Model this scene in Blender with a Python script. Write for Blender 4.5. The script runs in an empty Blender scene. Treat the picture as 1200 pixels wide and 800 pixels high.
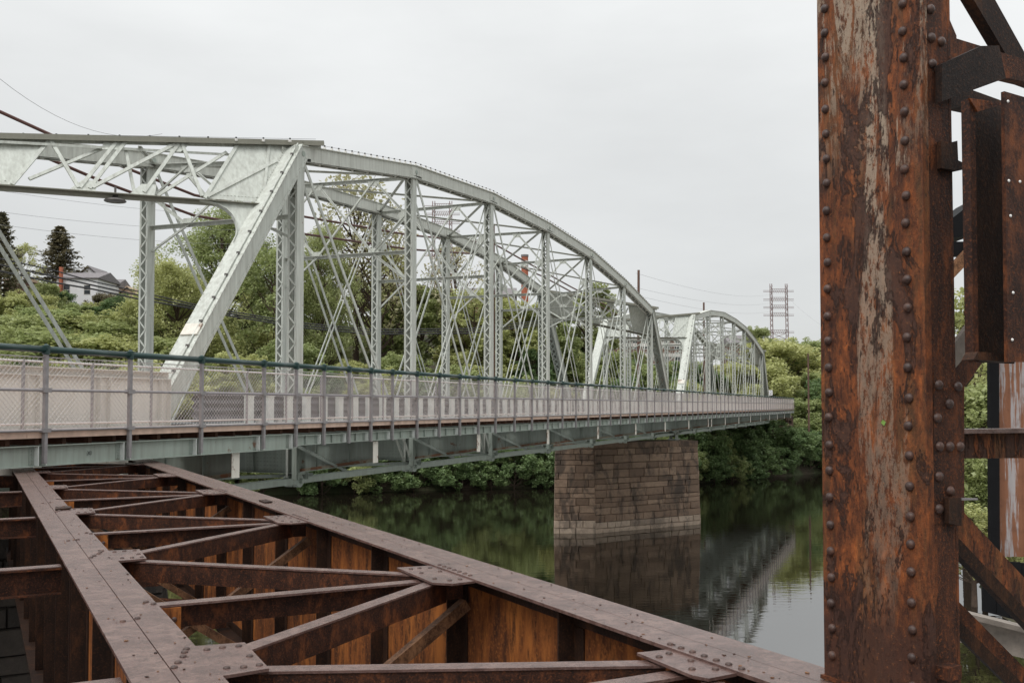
import bpy, math, random
from mathutils import Vector, Matrix, noise as mnoise
random.seed(7)
R = math.radians
S = bpy.context.scene
COL = S.collection
# ------------------------------------------------------------------ camera
EZ = 9.2                      # eye height above the river
F = 1167.0                    # focal length in pixels of the 1200 px wide photograph
PITCH = R(2.09)
SHIFT = 75 - F * math.tan(PITCH)
cam_d = bpy.data.cameras.new('camera'); cam = bpy.data.objects.new('camera', cam_d); COL.objects.link(cam)
cam_d.sensor_width = 36; cam_d.lens = F / 1200 * 36; cam_d.shift_y = SHIFT / 1200
cam_d.clip_start = 0.05; cam_d.clip_end = 8000
cam.location = (0, 0, EZ); cam.rotation_euler = (math.pi / 2 + PITCH, 0, 0)
S.camera = cam
# ------------------------------------------------------------------ sky, sun, exposure
SUN_EL, SUN_AZ = R(52), R(215)       # azimuth clockwise from +Y (the view direction): behind the camera, to the left
w = bpy.data.worlds.new('World'); S.world = w; w.use_nodes = True
wn = w.node_tree.nodes; wl = w.node_tree.links; wn.clear()
wo = wn.new('ShaderNodeOutputWorld'); bg = wn.new('ShaderNodeBackground'); wl.new(bg.outputs[0], wo.inputs[0])
sky = wn.new('ShaderNodeTexSky'); sky.sky_type = 'NISHITA'; sky.sun_disc = False
sky.sun_elevation = SUN_EL; sky.sun_rotation = SUN_AZ
tc = wn.new('ShaderNodeTexCoord'); sep = wn.new('ShaderNodeSeparateXYZ'); wl.new(tc.outputs['Generated'], sep.inputs[0])
# overcast deck: evenly grey, brighter towards the zenith (as any overcast sky is), with soft cloud relief
mr = wn.new('ShaderNodeMapRange'); mr.inputs['From Min'].default_value = 0.0; mr.inputs['From Max'].default_value = 1.0
mr.inputs['To Min'].default_value = 6.4; mr.inputs['To Max'].default_value = 19.5
pw = wn.new('ShaderNodeMath'); pw.operation = 'POWER'; pw.use_clamp = True; wl.new(sep.outputs['Z'], pw.inputs[0]); pw.inputs[1].default_value = 1.8
wl.new(pw.outputs[0], mr.inputs['Value'])
mp = wn.new('ShaderNodeMapping'); mp.inputs['Scale'].default_value = (1.0, 1.0, 3.2); wl.new(tc.outputs['Generated'], mp.inputs[0])
nz = wn.new('ShaderNodeTexNoise'); nz.inputs['Scale'].default_value = 1.5; nz.inputs['Detail'].default_value = 6; nz.inputs['Roughness'].default_value = .55
wl.new(mp.outputs[0], nz.inputs['Vector'])
mr2 = wn.new('ShaderNodeMapRange'); mr2.inputs['From Min'].default_value = .3; mr2.inputs['From Max'].default_value = .7
mr2.inputs['To Min'].default_value = .87; mr2.inputs['To Max'].default_value = 1.09; wl.new(nz.outputs[0], mr2.inputs['Value'])
mu = wn.new('ShaderNodeMath'); mu.operation = 'MULTIPLY'; wl.new(mr.outputs[0], mu.inputs[0]); wl.new(mr2.outputs[0], mu.inputs[1])
cg = wn.new('ShaderNodeVectorMath'); cg.operation = 'SCALE'; cg.inputs[0].default_value = (.985, 1.0, .995); wl.new(mu.outputs[0], cg.inputs['Scale'])
mx = wn.new('ShaderNodeMixRGB'); mx.inputs[0].default_value = .94; wl.new(sky.outputs[0], mx.inputs[1]); wl.new(cg.outputs[0], mx.inputs[2])
wl.new(mx.outputs[0], bg.inputs[0]); bg.inputs[1].default_value = 0.1
sd = bpy.data.lights.new('sun', 'SUN'); sun = bpy.data.objects.new('sun', sd); COL.objects.link(sun)
sd.energy = 1.5; sd.angle = R(25); sd.color = (1, .975, .94)
dirv = Vector((math.sin(SUN_AZ) * math.cos(SUN_EL), math.cos(SUN_AZ) * math.cos(SUN_EL), math.sin(SUN_EL)))
sun.rotation_euler = dirv.to_track_quat('Z', 'Y').to_euler(); sun.location = (0, -20, 60)
S.view_settings.view_transform = 'Standard'; S.view_settings.look = 'None'
S.view_settings.exposure = 0.12; S.view_settings.gamma = 1.0; S.view_settings.use_curve_mapping = False

# ------------------------------------------------------------------ frames
T1 = math.atan(460 / F)       # green bridge axis, to the right of the view
T2 = math.atan(627 / F)       # rusty bridge axis, to the left of the view
def frame(kind):
    if kind == 'B': return Matrix(((math.sin(T1), -math.cos(T1), 0), (math.cos(T1), math.sin(T1), 0), (0, 0, 1)))
    if kind == 'R': return Matrix(((math.cos(T2), -math.sin(T2), 0), (math.sin(T2), math.cos(T2), 0), (0, 0, 1)))
    return Matrix.Identity(3)
FR = {k: frame(k) for k in 'BRW'}
def to_world(k, p): return FR[k] @ Vector(p) + Vector((0, 0, EZ))
def ray(px, py):
    c, s = math.cos(PITCH), math.sin(PITCH)
    x = (px - 600) / F; y = -(py - 400 - SHIFT) / F
    return Vector((x, c - y * s, s + y * c))          # relative to eye
def at_depth(px, py, Y):
    d = ray(px, py); return d * (Y / d.y)             # W frame (relative to eye)
def on_plane(k, axis, val, px, py):
    """point of frame k whose coordinate `axis` equals val, on the sight line of a measured point"""
    d = FR[k].transposed() @ ray(px, py); return d * (val / d[axis])

# ------------------------------------------------------------------ materials
MATS = {}
def nodes(name):
    m = bpy.data.materials.new(name); m.use_nodes = True; MATS[name] = m
    nt = m.node_tree; n = nt.nodes; l = nt.links
    b = n['Principled BSDF']
    return m, n, l, b
def coord(n, l, scale=(1, 1, 1), kind='pos'):
    if kind == 'pos': g = n.new('ShaderNodeNewGeometry'); o = g.outputs['Position']
    else: g = n.new('ShaderNodeTexCoord'); o = g.outputs['Object']
    mp = n.new('ShaderNodeMapping'); mp.inputs['Scale'].default_value = scale; l.new(o, mp.inputs[0]); return mp.outputs[0]
def noise(n, l, vec, scale, detail=5, rough=.6, dist=0):
    t = n.new('ShaderNodeTexNoise'); t.inputs['Scale'].default_value = scale; t.inputs['Detail'].default_value = detail
    t.inputs['Roughness'].default_value = rough; t.inputs['Distortion'].default_value = dist; l.new(vec, t.inputs['Vector']); return t.outputs[0]
def ramp(n, l, fac, stops):
    r = n.new('ShaderNodeValToRGB'); e = r.color_ramp.elements
    while len(e) < len(stops): e.new(.5)
    for i, (p, c) in enumerate(stops):
        e[i].position = p; e[i].color = (c, c, c, 1) if not isinstance(c, tuple) else (*c, 1)
    l.new(fac, r.inputs[0]); return r.outputs[0]
def mix(n, l, f, a, b, mode='MIX'):
    m = n.new('ShaderNodeMixRGB'); m.blend_type = mode
    for i, v in ((0, f), (1, a), (2, b)):
        if isinstance(v, (int, float)): m.inputs[i].default_value = v
        elif isinstance(v, tuple): m.inputs[i].default_value = (*v, 1)
        else: l.new(v, m.inputs[i])
    return m.outputs[0]
def bump(n, l, b, h, strength=.3, dist=.02):
    bp = n.new('ShaderNodeBump'); bp.inputs['Strength'].default_value = strength; bp.inputs['Distance'].default_value = dist
    l.new(h, bp.inputs['Height']); l.new(bp.outputs[0], b.inputs['Normal'])

def m_paint(name, col, rust=.62, streak=.25, rough=.55, dirt=(.16, .15, .12)):
    m, n, l, b = nodes(name)
    v = coord(n, l); vs = coord(n, l, (6, 6, .5))
    base = mix(n, l, ramp(n, l, noise(n, l, vs, 1.6, 4), [(.35, 0.), (.75, streak)]), col, dirt)
    base = mix(n, l, ramp(n, l, noise(n, l, v, 1.1, 4), [(.4, 0.), (.8, .25)]), base, tuple(c * .72 for c in col))
    rs = mix(n, l, noise(n, l, v, 9, 3), (.22, .075, .025), (.10, .04, .02))
    mask = ramp(n, l, noise(n, l, v, 2.6, 8, .72), [(rust, 0.), (rust + .05, .85)])
    base = mix(n, l, mask, base, rs)
    l.new(base, b.inputs['Base Color']); b.inputs['Roughness'].default_value = rough
    bump(n, l, b, noise(n, l, v, 25, 3), .15, .01)
    return m
m_paint('pale_paint', (.575, .60, .55), .66, .5)
m_paint('chord_paint', (.59, .605, .55), .67, .45)
m_paint('green_paint', (.35, .40, .355), .65, .45)
m_paint('stained_paint', (.25, .23, .17), .46, .8)
m_paint('shaded_green_paint', (.30, .345, .31), .61, .5)  # darker copy of the green paint: shade under the deck put into the colour
m_paint('cream_paint', (.74, .70, .64), .76, .15)
m_paint('end_paint', (.74, .70, .62), .55, .3)
m_paint('olive_strut_paint', (.25, .245, .20), .68, .4)

def m_rust(name, dark, mid, orange, pale=None, scale=1.0, stretch=.35, rough=.75, balance=.5, bumps=.5, kind='pos', spec=.2):
    m, n, l, b = nodes(name)
    v = coord(n, l, (1, 1, 1), kind); vs = coord(n, l, (1, 1, stretch), kind)
    n1 = noise(n, l, vs, 5 * scale, 8, .68, .3); n2 = noise(n, l, vs, 17 * scale, 8, .75); n3 = noise(n, l, v, 60 * scale, 5, .7)
    c = ramp(n, l, n1, [(balance - .15, dark), (balance, mid), (balance + .14, orange)])
    c = mix(n, l, ramp(n, l, n2, [(.48, 0.), (.60, .8)]), c, dark)
    c = mix(n, l, ramp(n, l, n3, [(.52, 0.), (.68, .7)]), c, orange)
    if pale:
        vp = coord(n, l, (1, 1, .16), kind)
        pm = mix(n, l, 1.0, ramp(n, l, noise(n, l, vp, 4.2 * scale, 6, .7, .4), [(.50, 0.), (.58, 1.)]), ramp(n, l, noise(n, l, v, 26 * scale, 7, .75), [(.44, 0.), (.52, .9)]), 'MULTIPLY')
        c = mix(n, l, pm, c, pale)
    l.new(c, b.inputs['Base Color']); b.inputs['Roughness'].default_value = rough; b.inputs['Specular IOR Level'].default_value = spec
    h = mix(n, l, .5, n2, n3); bump(n, l, b, h, bumps, .012)
    return m

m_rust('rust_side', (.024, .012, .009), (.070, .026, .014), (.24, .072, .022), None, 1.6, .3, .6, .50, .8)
m_rust('rust_web', (.035, .015, .009), (.18, .058, .017), (.36, .125, .030), None, .6, .26, .8, .49, .4)
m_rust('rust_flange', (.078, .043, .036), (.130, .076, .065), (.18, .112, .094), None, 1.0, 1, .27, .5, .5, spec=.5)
m_rust('rust_bar', (.018, .009, .007), (.050, .020, .012), (.17, .055, .020), None, 1.5, .6, .6, .52, .5)  # rust darkened further: shade on the bar sides is put into the colour
m_rust('rust_bar_orange', (.05, .024, .014), (.15, .075, .04), (.26, .13, .065), None, 1.5, .6, .65, .5, .5)
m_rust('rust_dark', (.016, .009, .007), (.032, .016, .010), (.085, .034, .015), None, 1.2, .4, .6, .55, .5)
m_rust('rust_rivet', (.035, .020, .017), (.06, .032, .025), (.11, .05, .032), None, 3, 1, .42, .5, .3, spec=.45)

def m_column():
    m, n, l, b = nodes('rust_column'); v = coord(n, l)
    g0 = n.new('ShaderNodeNewGeometry'); dp = n.new('ShaderNodeVectorMath'); dp.operation = 'DOT_PRODUCT'; l.new(g0.outputs['Position'], dp.inputs[0]); dp.inputs[1].default_value = (-math.sin(T2), math.cos(T2), 0)
    bd = n.new('ShaderNodeMapRange'); bd.inputs['From Min'].default_value = 2.6; bd.inputs['From Max'].default_value = 3.1; l.new(dp.outputs['Value'], bd.inputs['Value'])
    band = ramp(n, l, bd.outputs[0], [(.12, .43), (.35, .60), (.62, .57), (.85, .40)]); vs = coord(n, l, (1, 1, .38)); vl = coord(n, l, (1, 1, .13))
    fine = noise(n, l, v, 52, 8, .8); med = noise(n, l, vs, 19, 9, .78, .2); big = noise(n, l, vs, 4.6, 10, .78, .35)
    c = ramp(n, l, med, [(.37, (.034, .013, .009)), (.48, (.105, .035, .015)), (.57, (.20, .060, .020)), (.69, (.40, .118, .032))])
    c = mix(n, l, ramp(n, l, noise(n, l, vl, 9, 7, .7, .3), [(.50, 0.), (.66, .45)]), c, (.19, .10, .04))
    # pale remains of old paint, in ragged runs
    pale = mix(n, l, 1.0, ramp(n, l, mix(n, l, .5, noise(n, l, vl, 6.5, 8, .72, .5), band), [(.525, 0.), (.545, 1.)]), ramp(n, l, noise(n, l, vs, 30, 9, .85), [(.45, 0.), (.50, 1.)]), 'MULTIPLY')
    g = n.new('ShaderNodeNewGeometry'); sp = n.new('ShaderNodeSeparateXYZ'); l.new(g.outputs['Position'], sp.inputs[0])
    hi = n.new('ShaderNodeMapRange'); hi.inputs['From Min'].default_value = 8.3; hi.inputs['From Max'].default_value = 10.4; hi.inputs['To Min'].default_value = .12; hi.inputs['To Max'].default_value = 1; l.new(sp.outputs['Z'], hi.inputs['Value'])
    tp = n.new('ShaderNodeMapRange'); tp.inputs['From Min'].default_value = 10.1; tp.inputs['From Max'].default_value = 10.7; l.new(sp.outputs['Z'], tp.inputs['Value'])
    p2 = mix(n, l, 1.0, ramp(n, l, noise(n, l, vl, 10, 9, .75, .4), [(.49, 0.), (.53, 1.)]), ramp(n, l, noise(n, l, vs, 30, 9, .85), [(.45, 0.), (.50, .9)]), 'MULTIPLY')
    pale = mix(n, l, 1.0, pale, hi.outputs[0], 'MULTIPLY'); pale = mix(n, l, mix(n, l, 1.0, p2, tp.outputs[0], 'MULTIPLY'), pale, (1., 1., 1.))
    c = mix(n, l, pale, c, mix(n, l, fine, (.27, .17, .11), (.44, .38, .30)))
    # sound dark scale
    c = mix(n, l, ramp(n, l, big, [(.525, 0.), (.545, .85)]), c, mix(n, l, fine, (.045, .022, .017), (.080, .040, .028)))
    # splash zone at the foot
    ft = n.new('ShaderNodeMath'); ft.operation = 'MULTIPLY_ADD'; l.new(big, ft.inputs[0]); ft.inputs[1].default_value = -.5; l.new(sp.outputs['Z'], ft.inputs[2])
    fm = n.new('ShaderNodeMapRange'); fm.inputs['From Min'].default_value = 8.06; fm.inputs['From Max'].default_value = 8.20; fm.inputs['To Min'].default_value = .85; fm.inputs['To Max'].default_value = 0; l.new(ft.outputs[0], fm.inputs['Value'])
    c = mix(n, l, fm.outputs[0], c, (.058, .026, .018))
    c = mix(n, l, ramp(n, l, fine, [(.58, 0.), (.66, .8)]), c, (.33, .12, .04))
    c = mix(n, l, ramp(n, l, fine, [(.36, .8), (.43, 0.)]), c, (.018, .010, .008))
    l.new(c, b.inputs['Base Color']); b.inputs['Roughness'].default_value = .6; b.inputs['Specular IOR Level'].default_value = .22
    h = mix(n, l, .5, mix(n, l, .5, med, fine), ramp(n, l, big, [(.53, .2), (.56, .9)])); bump(n, l, b, h, 1.0, .02)
m_column()
m_rust('black_scale', (.010, .006, .005), (.022, .013, .010), (.07, .032, .018), None, 1.5, .6, .6, .55, .7)
def m_plain(name, col, rough=.6, metal=0, var=.15, scale=8, bmp=.1, spec=.5):
    m, n, l, b = nodes(name); v = coord(n, l); b.inputs['Specular IOR Level'].default_value = spec
    c = mix(n, l, ramp(n, l, noise(n, l, v, scale, 5), [(.3, 0.), (.7, 1.)]), tuple(x * (1 - var) for x in col), tuple(min(1, x * (1 + var)) for x in col))
    l.new(c, b.inputs['Base Color']); b.inputs['Roughness'].default_value = rough; b.inputs['Metallic'].default_value = metal
    bump(n, l, b, noise(n, l, v, scale * 4, 3), bmp, .01); return m
m_plain('green_pipe', (.016, .044, .040), .28, 0, .1)
m_plain('galvanised', (.30, .28, .285), .45, .35, .15)
m_plain('fence_wire', (.57, .535, .52), .5, .2, .1)
m_plain('deck_timber', (.60, .43, .34), .75, 0, .2, 3)
m_plain('joist_timber', (.10, .048, .030), .8, 0, .4, 3)
m_plain('asphalt', (.10, .10, .10), .85, 0, .2, 6)
m_plain('rail_steel', (.115, .105, .112), .5, .2, .12)
m_plain('parapet_paint', (.68, .70, .67), .6, 0, .12)
m_plain('pole_timber', (.11, .060, .045), .8, 0, .3, 2)
m_plain('brown_cable', (.11, .045, .035), .6, 0, .1)
m_plain('black_cable', (.022, .021, .022), .5, 0, .1)
m_plain('thin_wire', (.22, .22, .22), .5, 0, .1)
m_plain('tower_steel', (.24, .17, .165), .6, 0, .2, 1)
m_plain('white_siding', (.74, .73, .74), .6, 0, .06, 1)
m_plain('grey_shingle', (.19, .175, .18), .85, 0, .25, 4)
m_plain('tan_siding', (.42, .30, .21), .7, 0, .1, 1)
m_plain('far_brick', (.19, .075, .052), .85, 0, .25, 4)
m_plain('brown_brick', (.17, .11, .085), .85, 0, .25, 4)
m_plain('chimney_brick', (.36, .115, .065), .85, 0, .2, 2)
m_plain('pale_trim', (.58, .55, .52), .7, 0, .08, 2)
m_plain('window_glass', (.035, .04, .045), .15, 0, .2, 2)
m_plain('black_trim', (.010, .010, .011), .6, spec=.08)
m_plain('lamp_metal', (.13, .12, .115), .45, .3, .1)
m_plain('sign_white', (.72, .72, .74), .5, 0, .03)
m_plain('sign_black', (.02, .02, .02), .5, 0, .03)
m_plain('bark', (.075, .05, .036), .9, 0, .35, 5, .5)
m_plain('weathered_timber', (.24, .205, .175), .8, 0, .3, 7, .5)
m_plain('bulb_glass', (.75, .73, .70), .2, 0, .02)
m_plain('bank_soil', (.055, .038, .026), .95, 0, .4, 1, .6)
m_plain('leaf_scrap', (.2, .35, .07), .6)

def m_stone(name, a, b_, stain, sf=.55):
    m, n, l, b = nodes(name); v = coord(n, l)
    oi = n.new('ShaderNodeObjectInfo')
    c = ramp(n, l, oi.outputs['Random'], [(0, tuple(x * .62 for x in a)), (.10, tuple(x * .9 for x in a)), (.3, tuple(x * 1.1 for x in a)), (.8, tuple(x * .9 for x in b_)), (1, b_)])
    c = mix(n, l, ramp(n, l, noise(n, l, v, 3.5, 8, .75), [(.35, .0), (.7, .6)]), c, tuple(x * .45 for x in a))
    vs = coord(n, l, (1, 1, .45))
    c = mix(n, l, ramp(n, l, noise(n, l, vs, .8, 7, .72, .5), [(.50, 0.), (.58, stain)]), c, (.022, .018, .016))
    l.new(c, b.inputs['Base Color']); b.inputs['Roughness'].default_value = .85
    bump(n, l, b, noise(n, l, v, 6, 8, .7), .9, .06); return m
m_stone('pier_stone', (.20, .132, .090), (.32, .222, .155), .7)
m_stone('washed_stone', (.38, .29, .22), (.44, .345, .265), .5)
m_stone('dark_stone', (.035, .027, .022), (.06, .047, .038), .8)
m_stone('ashlar_stone', (.12, .075, .052), (.20, .135, .10), .9)
m_plain('mortar', (.085, .066, .053), .95, 0, .3)

def m_leaf(name, a, b_, trans=.35, sat=1):
    m, n, l, b = nodes(name); v = coord(n, l, (1, 1, 1), 'pos')
    oi = n.new('ShaderNodeObjectInfo')
    f = mix(n, l, .5, oi.outputs['Random'], ramp(n, l, noise(n, l, v, .9, 3), [(.3, 0.), (.7, 1.)]))
    c = mix(n, l, f, a, b_)
    n.remove(b)
    d = n.new('ShaderNodeBsdfDiffuse'); t = n.new('ShaderNodeBsdfTranslucent'); g = n.new('ShaderNodeBsdfGlossy'); g.inputs['Roughness'].default_value = .45
    ms = n.new('ShaderNodeMixShader'); ms.inputs[0].default_value = trans
    m2 = n.new('ShaderNodeMixShader'); m2.inputs[0].default_value = .04
    l.new(c, d.inputs[0]); l.new(c, t.inputs[0]); l.new(d.outputs[0], ms.inputs[1]); l.new(t.outputs[0], ms.inputs[2])
    l.new(ms.outputs[0], m2.inputs[1]); l.new(g.outputs[0], m2.inputs[2]); l.new(m2.outputs[0], n['Material Output'].inputs[0]); return m
m_leaf('leaf_spring', (.50, .50, .22), (.42, .45, .19), .45)
m_leaf('leaf_mid', (.30, .36, .15), (.39, .42, .18), .45)
m_leaf('leaf_deep', (.13, .205, .085), (.21, .28, .11), .4)
m_leaf('leaf_conifer', (.13, .125, .075), (.20, .17, .10), .3)
m_leaf('leaf_bud', (.46, .42, .27), (.36, .36, .19), .45)

def m_water():
    m, n, l, b = nodes('river_water')
    v = coord(n, l, (1, 1, 1)); vw = coord(n, l, (.5, 1.7, 1))
    b.inputs['Base Color'].default_value = (.009, .0075, .005, 1); b.inputs['Roughness'].default_value = .015; b.inputs['IOR'].default_value = 3.9
    h = mix(n, l, .35, noise(n, l, vw, 1.3, 3, .5), noise(n, l, v, .28, 2, .5))
    bump(n, l, b, h, .06, .12)
m_water()
def m_ground():
    m, n, l, b = nodes('bank_ground'); v = coord(n, l)
    c = mix(n, l, ramp(n, l, noise(n, l, v, .25, 6, .65), [(.4, 0.), (.6, 1.)]), (.045, .06, .022), (.05, .036, .022))
    l.new(c, b.inputs['Base Color']); b.inputs['Roughness'].default_value = .95; bump(n, l, b, noise(n, l, v, 3, 6), .8, .2)
m_ground()
def m_corr():
    m, n, l, b = nodes('corrugated_iron'); v = coord(n, l); vs = coord(n, l, (1, 1, .06))
    c = mix(n, l, ramp(n, l, noise(n, l, vs, 14, 6, .7), [(.45, 0.), (.50, .95)]), (.36, .33, .33), (.22, .08, .030))
    c = mix(n, l, ramp(n, l, noise(n, l, v, 12, 6), [(.5, 0.), (.7, .6)]), c, (.13, .05, .025))
    l.new(c, b.inputs['Base Color']); b.inputs['Roughness'].default_value = .6
m_corr()

# ------------------------------------------------------------------ mesh building
BASE = {}
class MB:
    def __init__(s): s.v = []; s.f = []
    def add(s, vs, fs):
        k = len(s.v); s.v += [tuple(x) for x in vs]; s.f += [tuple(i + k for i in f) for f in fs]; return s
    def box(s, x0, x1, y0, y1, z0, z1):
        return s.add([(x, y, z) for z in (z0, z1) for y in (y0, y1) for x in (x0, x1)],
                     [(0, 2, 3, 1), (4, 5, 7, 6), (0, 1, 5, 4), (2, 6, 7, 3), (0, 4, 6, 2), (1, 3, 7, 5)])
    def bar(s, a, b, w, h, up=(0, 0, 1), off=(0, 0)):
        a = Vector(a); b = Vector(b); d = (b - a).normalized(); u = Vector(up)
        sd = d.cross(u)
        if sd.length < 1e-4: sd = d.cross(Vector((0, 1, 0)))
        sd.normalize(); u = sd.cross(d).normalized(); o = sd * off[0] + u * off[1]
        vs = [p + o + sd * (i * w / 2) + u * (j * h / 2) for p in (a, b) for i, j in ((-1, -1), (1, -1), (1, 1), (-1, 1))]
        return s.add(vs, [(0, 1, 2, 3), (7, 6, 5, 4), (0, 4, 5, 1), (1, 5, 6, 2), (2, 6, 7, 3), (3, 7, 4, 0)])
    def ibeam(s, a, b, w, h, tf=.02, tw=.015, up=(0, 0, 1), off=(0, 0)):
        s.bar(a, b, w, tf, up, (off[0], off[1] + h / 2 - tf / 2)); s.bar(a, b, w, tf, up, (off[0], off[1] - h / 2 + tf / 2))
        return s.bar(a, b, tw, h - 2 * tf, up, off)
    def angle(s, a, b, w, h, t=.014, up=(0, 0, 1)):
        s.bar(a, b, w, t, up, (0, h / 2 - t / 2)); return s.bar(a, b, t, h - t, up, (w / 2 - t / 2, -t / 2))
    def tube(s, a, b, r, seg=8, r2=None, cap=True):
        a = Vector(a); b = Vector(b); d = (b - a).normalized(); u = d.orthogonal().normalized(); w_ = d.cross(u); r2 = r if r2 is None else r2
        vs = [p + (u * math.cos(2 * math.pi * i / seg) + w_ * math.sin(2 * math.pi * i / seg)) * q for p, q in ((a, r), (b, r2)) for i in range(seg)]
        fs = [(i, (i + 1) % seg, seg + (i + 1) % seg, seg + i) for i in range(seg)]
        if cap: fs += [tuple(range(seg))[::-1], tuple(range(seg, 2 * seg))]
        return s.add(vs, fs)
    def path(s, pts, r, seg=6):
        for a, b in zip(pts, pts[1:]): s.tube(a, b, r, seg, cap=False)
        return s
    def prism(s, poly, ext):
        n = len(poly); e = Vector(ext); p = [Vector(q) for q in poly]
        return s.add(p + [q + e for q in p], [tuple(range(n))[::-1], tuple(range(n, 2 * n))] + [(i, (i + 1) % n, n + (i + 1) % n, n + i) for i in range(n)])
    def mesh(s, name, mat, base=(0, 0, 0)):
        me = bpy.data.meshes.new(name); b = Vector(base)
        me.from_pydata([Vector(v) - b for v in s.v], [], s.f); me.materials.append(MATS[mat])
        return me
    def build(s, name, mat, parent=None, label=None, kind=None, smooth=False):
        base = BASE.get(parent, (0, 0, 0)) if parent else (0, 0, -EZ)
        me = s.mesh(name, mat, base)
        if smooth: me.shade_smooth()
        o = bpy.data.objects.new(name, me); COL.objects.link(o)
        if parent: o.parent = parent; BASE[o] = base
        if label: o['label'] = label
        if kind: o['kind'] = kind
        return o
def link(name, me, loc, parent, rot=None, scale=None):
    """piece that shares its mesh; loc in the frame of the parent's thing"""
    o = bpy.data.objects.new(name, me); COL.objects.link(o); o.parent = parent
    o.location = Vector(loc) - Vector(BASE.get(parent, (0, 0, 0)))
    if rot: o.rotation_euler = rot
    if scale: o.scale = scale
    return o
def tag(o, label, cat, group=None, kind=None):
    o['label'] = label; o['category'] = cat
    if group: o['group'] = group
    if kind: o['kind'] = kind
    return o
def thing(name, label, cat, base, k='W', group=None):
    o = bpy.data.objects.new(name, None); COL.objects.link(o); o.empty_display_size = .3
    o.location = to_world(k, base); o.rotation_euler = FR[k].to_euler(); BASE[o] = tuple(base)
    return tag(o, label, cat, group)
def struct(o): o['kind'] = 'structure'; return o
def kids(o): return [c for c in ALLKIDS.get(o, [])]
def copy_tree(o, parent=None, delta=(0, 0, 0)):
    ch = {}
    for x in COL.objects:
        if x.parent: ch.setdefault(x.parent, []).append(x)
    def rec(q, par):
        c = q.copy(); COL.objects.link(c); c.parent = par
        for y in ch.get(q, []): rec(y, c)
        return c
    r = rec(o, parent); r.location = Vector(o.location) + Vector(delta); return r

def rivet_mesh(name, r, h, mat, seg=10):
    mb = MB(); rings = [(1.0, 0), (.93, .45), (.65, .82), (.25, 1.0)]
    vs = [(r * a * math.cos(2 * math.pi * i / seg), r * a * math.sin(2 * math.pi * i / seg), h * z) for a, z in rings for i in range(seg)] + [(0, 0, h * 1.02)]
    fs = [(j * seg + i, j * seg + (i + 1) % seg, (j + 1) * seg + (i + 1) % seg, (j + 1) * seg + i) for j in range(3) for i in range(seg)]
    fs += [(3 * seg + i, 3 * seg + (i + 1) % seg, 4 * seg) for i in range(seg)]
    me = mb.add(vs, fs).mesh(name, mat); me.shade_smooth(); return me

# ================================================================== TERRAIN, WATER
def lerp_tab(x, tab):
    if x <= tab[0][0]: return tab[0][1]
    for (a, u), (b, v) in zip(tab, tab[1:]):
        if x <= b: return u + (v - u) * (x - a) / (b - a)
    return tab[-1][1]
def sstep(x): x = max(0, min(1, x)); return x * x * (3 - 2 * x)
SHORE = [(-3000, 10), (-300, 55), (-100, 80), (-60, 92), (-16, 106), (22.6, 119), (42, 137), (70, 150), (3000, 400)]
RIGHT = [(-3000, 60), (0, 19), (45, 21.5), (80, 36), (110, 52), (138, 80), (3000, 900)]
def ground(x, y):
    q = (y - lerp_tab(x, SHORE)) * .93; r = (x - lerp_tab(y, RIGHT)) * .9
    q += 1.2 * mnoise.noise(Vector((x * .1, y * .1, 0)))
    nb = -45 - y                                            # near bank, behind the camera
    top = 24 + 4 * sstep(-x / 80) - 7 * sstep(x / 70)
    if q > -3: zf = -1.6 * sstep(-q / 3) if q < 0 else 2.3 * sstep(q / 2.5) + (top - 2.3) * sstep((q - 4) / 105) ** .85
    else: zf = -1.6
    zr = -1.6 if r < -3 else (-1.6 * sstep(-r / 3) if r < 0 else 1.5 * sstep(r / 3) + 7 * sstep((r - 4) / 60))
    zn = -1.6 if nb < -3 else 3 * sstep((nb + 3) / 6) - 1.6 * (1 - sstep((nb + 3) / 6)) + 6 * sstep((nb - 5) / 60)
    z = max(zf, zr, zn)
    if z > 2: z += .8 * mnoise.noise(Vector((x * .04, y * .04, 3))) + 3 * max(0, mnoise.noise(Vector((x * .006, y * .006, 5)))) * sstep((y - 150) / 200)
    return z
def axis(lo, a, b, hi, step, n):
    c = [a + (b - a) * i / int((b - a) / step) for i in range(int((b - a) / step) + 1)]
    return [a + (lo - a) * (i / n) ** 2 for i in range(n, 0, -1)] + c + [b + (hi - b) * (i / n) ** 2 for i in range(1, n + 1)]
xs = axis(-4000, -140, 150, 4000, 3.0, 18); ys = axis(-3000, 30, 300, 6000, 3.0, 18)
mb = MB(); mb.v = [(x, y, ground(x, y) - EZ) for y in ys for x in xs]; W_ = len(xs)
mb.f = [(j * W_ + i, j * W_ + i + 1, (j + 1) * W_ + i + 1, (j + 1) * W_ + i) for j in range(len(ys) - 1) for i in range(W_ - 1)]
struct(mb.build('ground', 'bank_ground', smooth=True))
struct(MB().add([(-3500, -2800, -EZ), (3500, -2800, -EZ), (3500, 3500, -EZ), (-3500, 3500, -EZ)], [(0, 1, 2, 3)]).build('river_water', 'river_water'))

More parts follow.
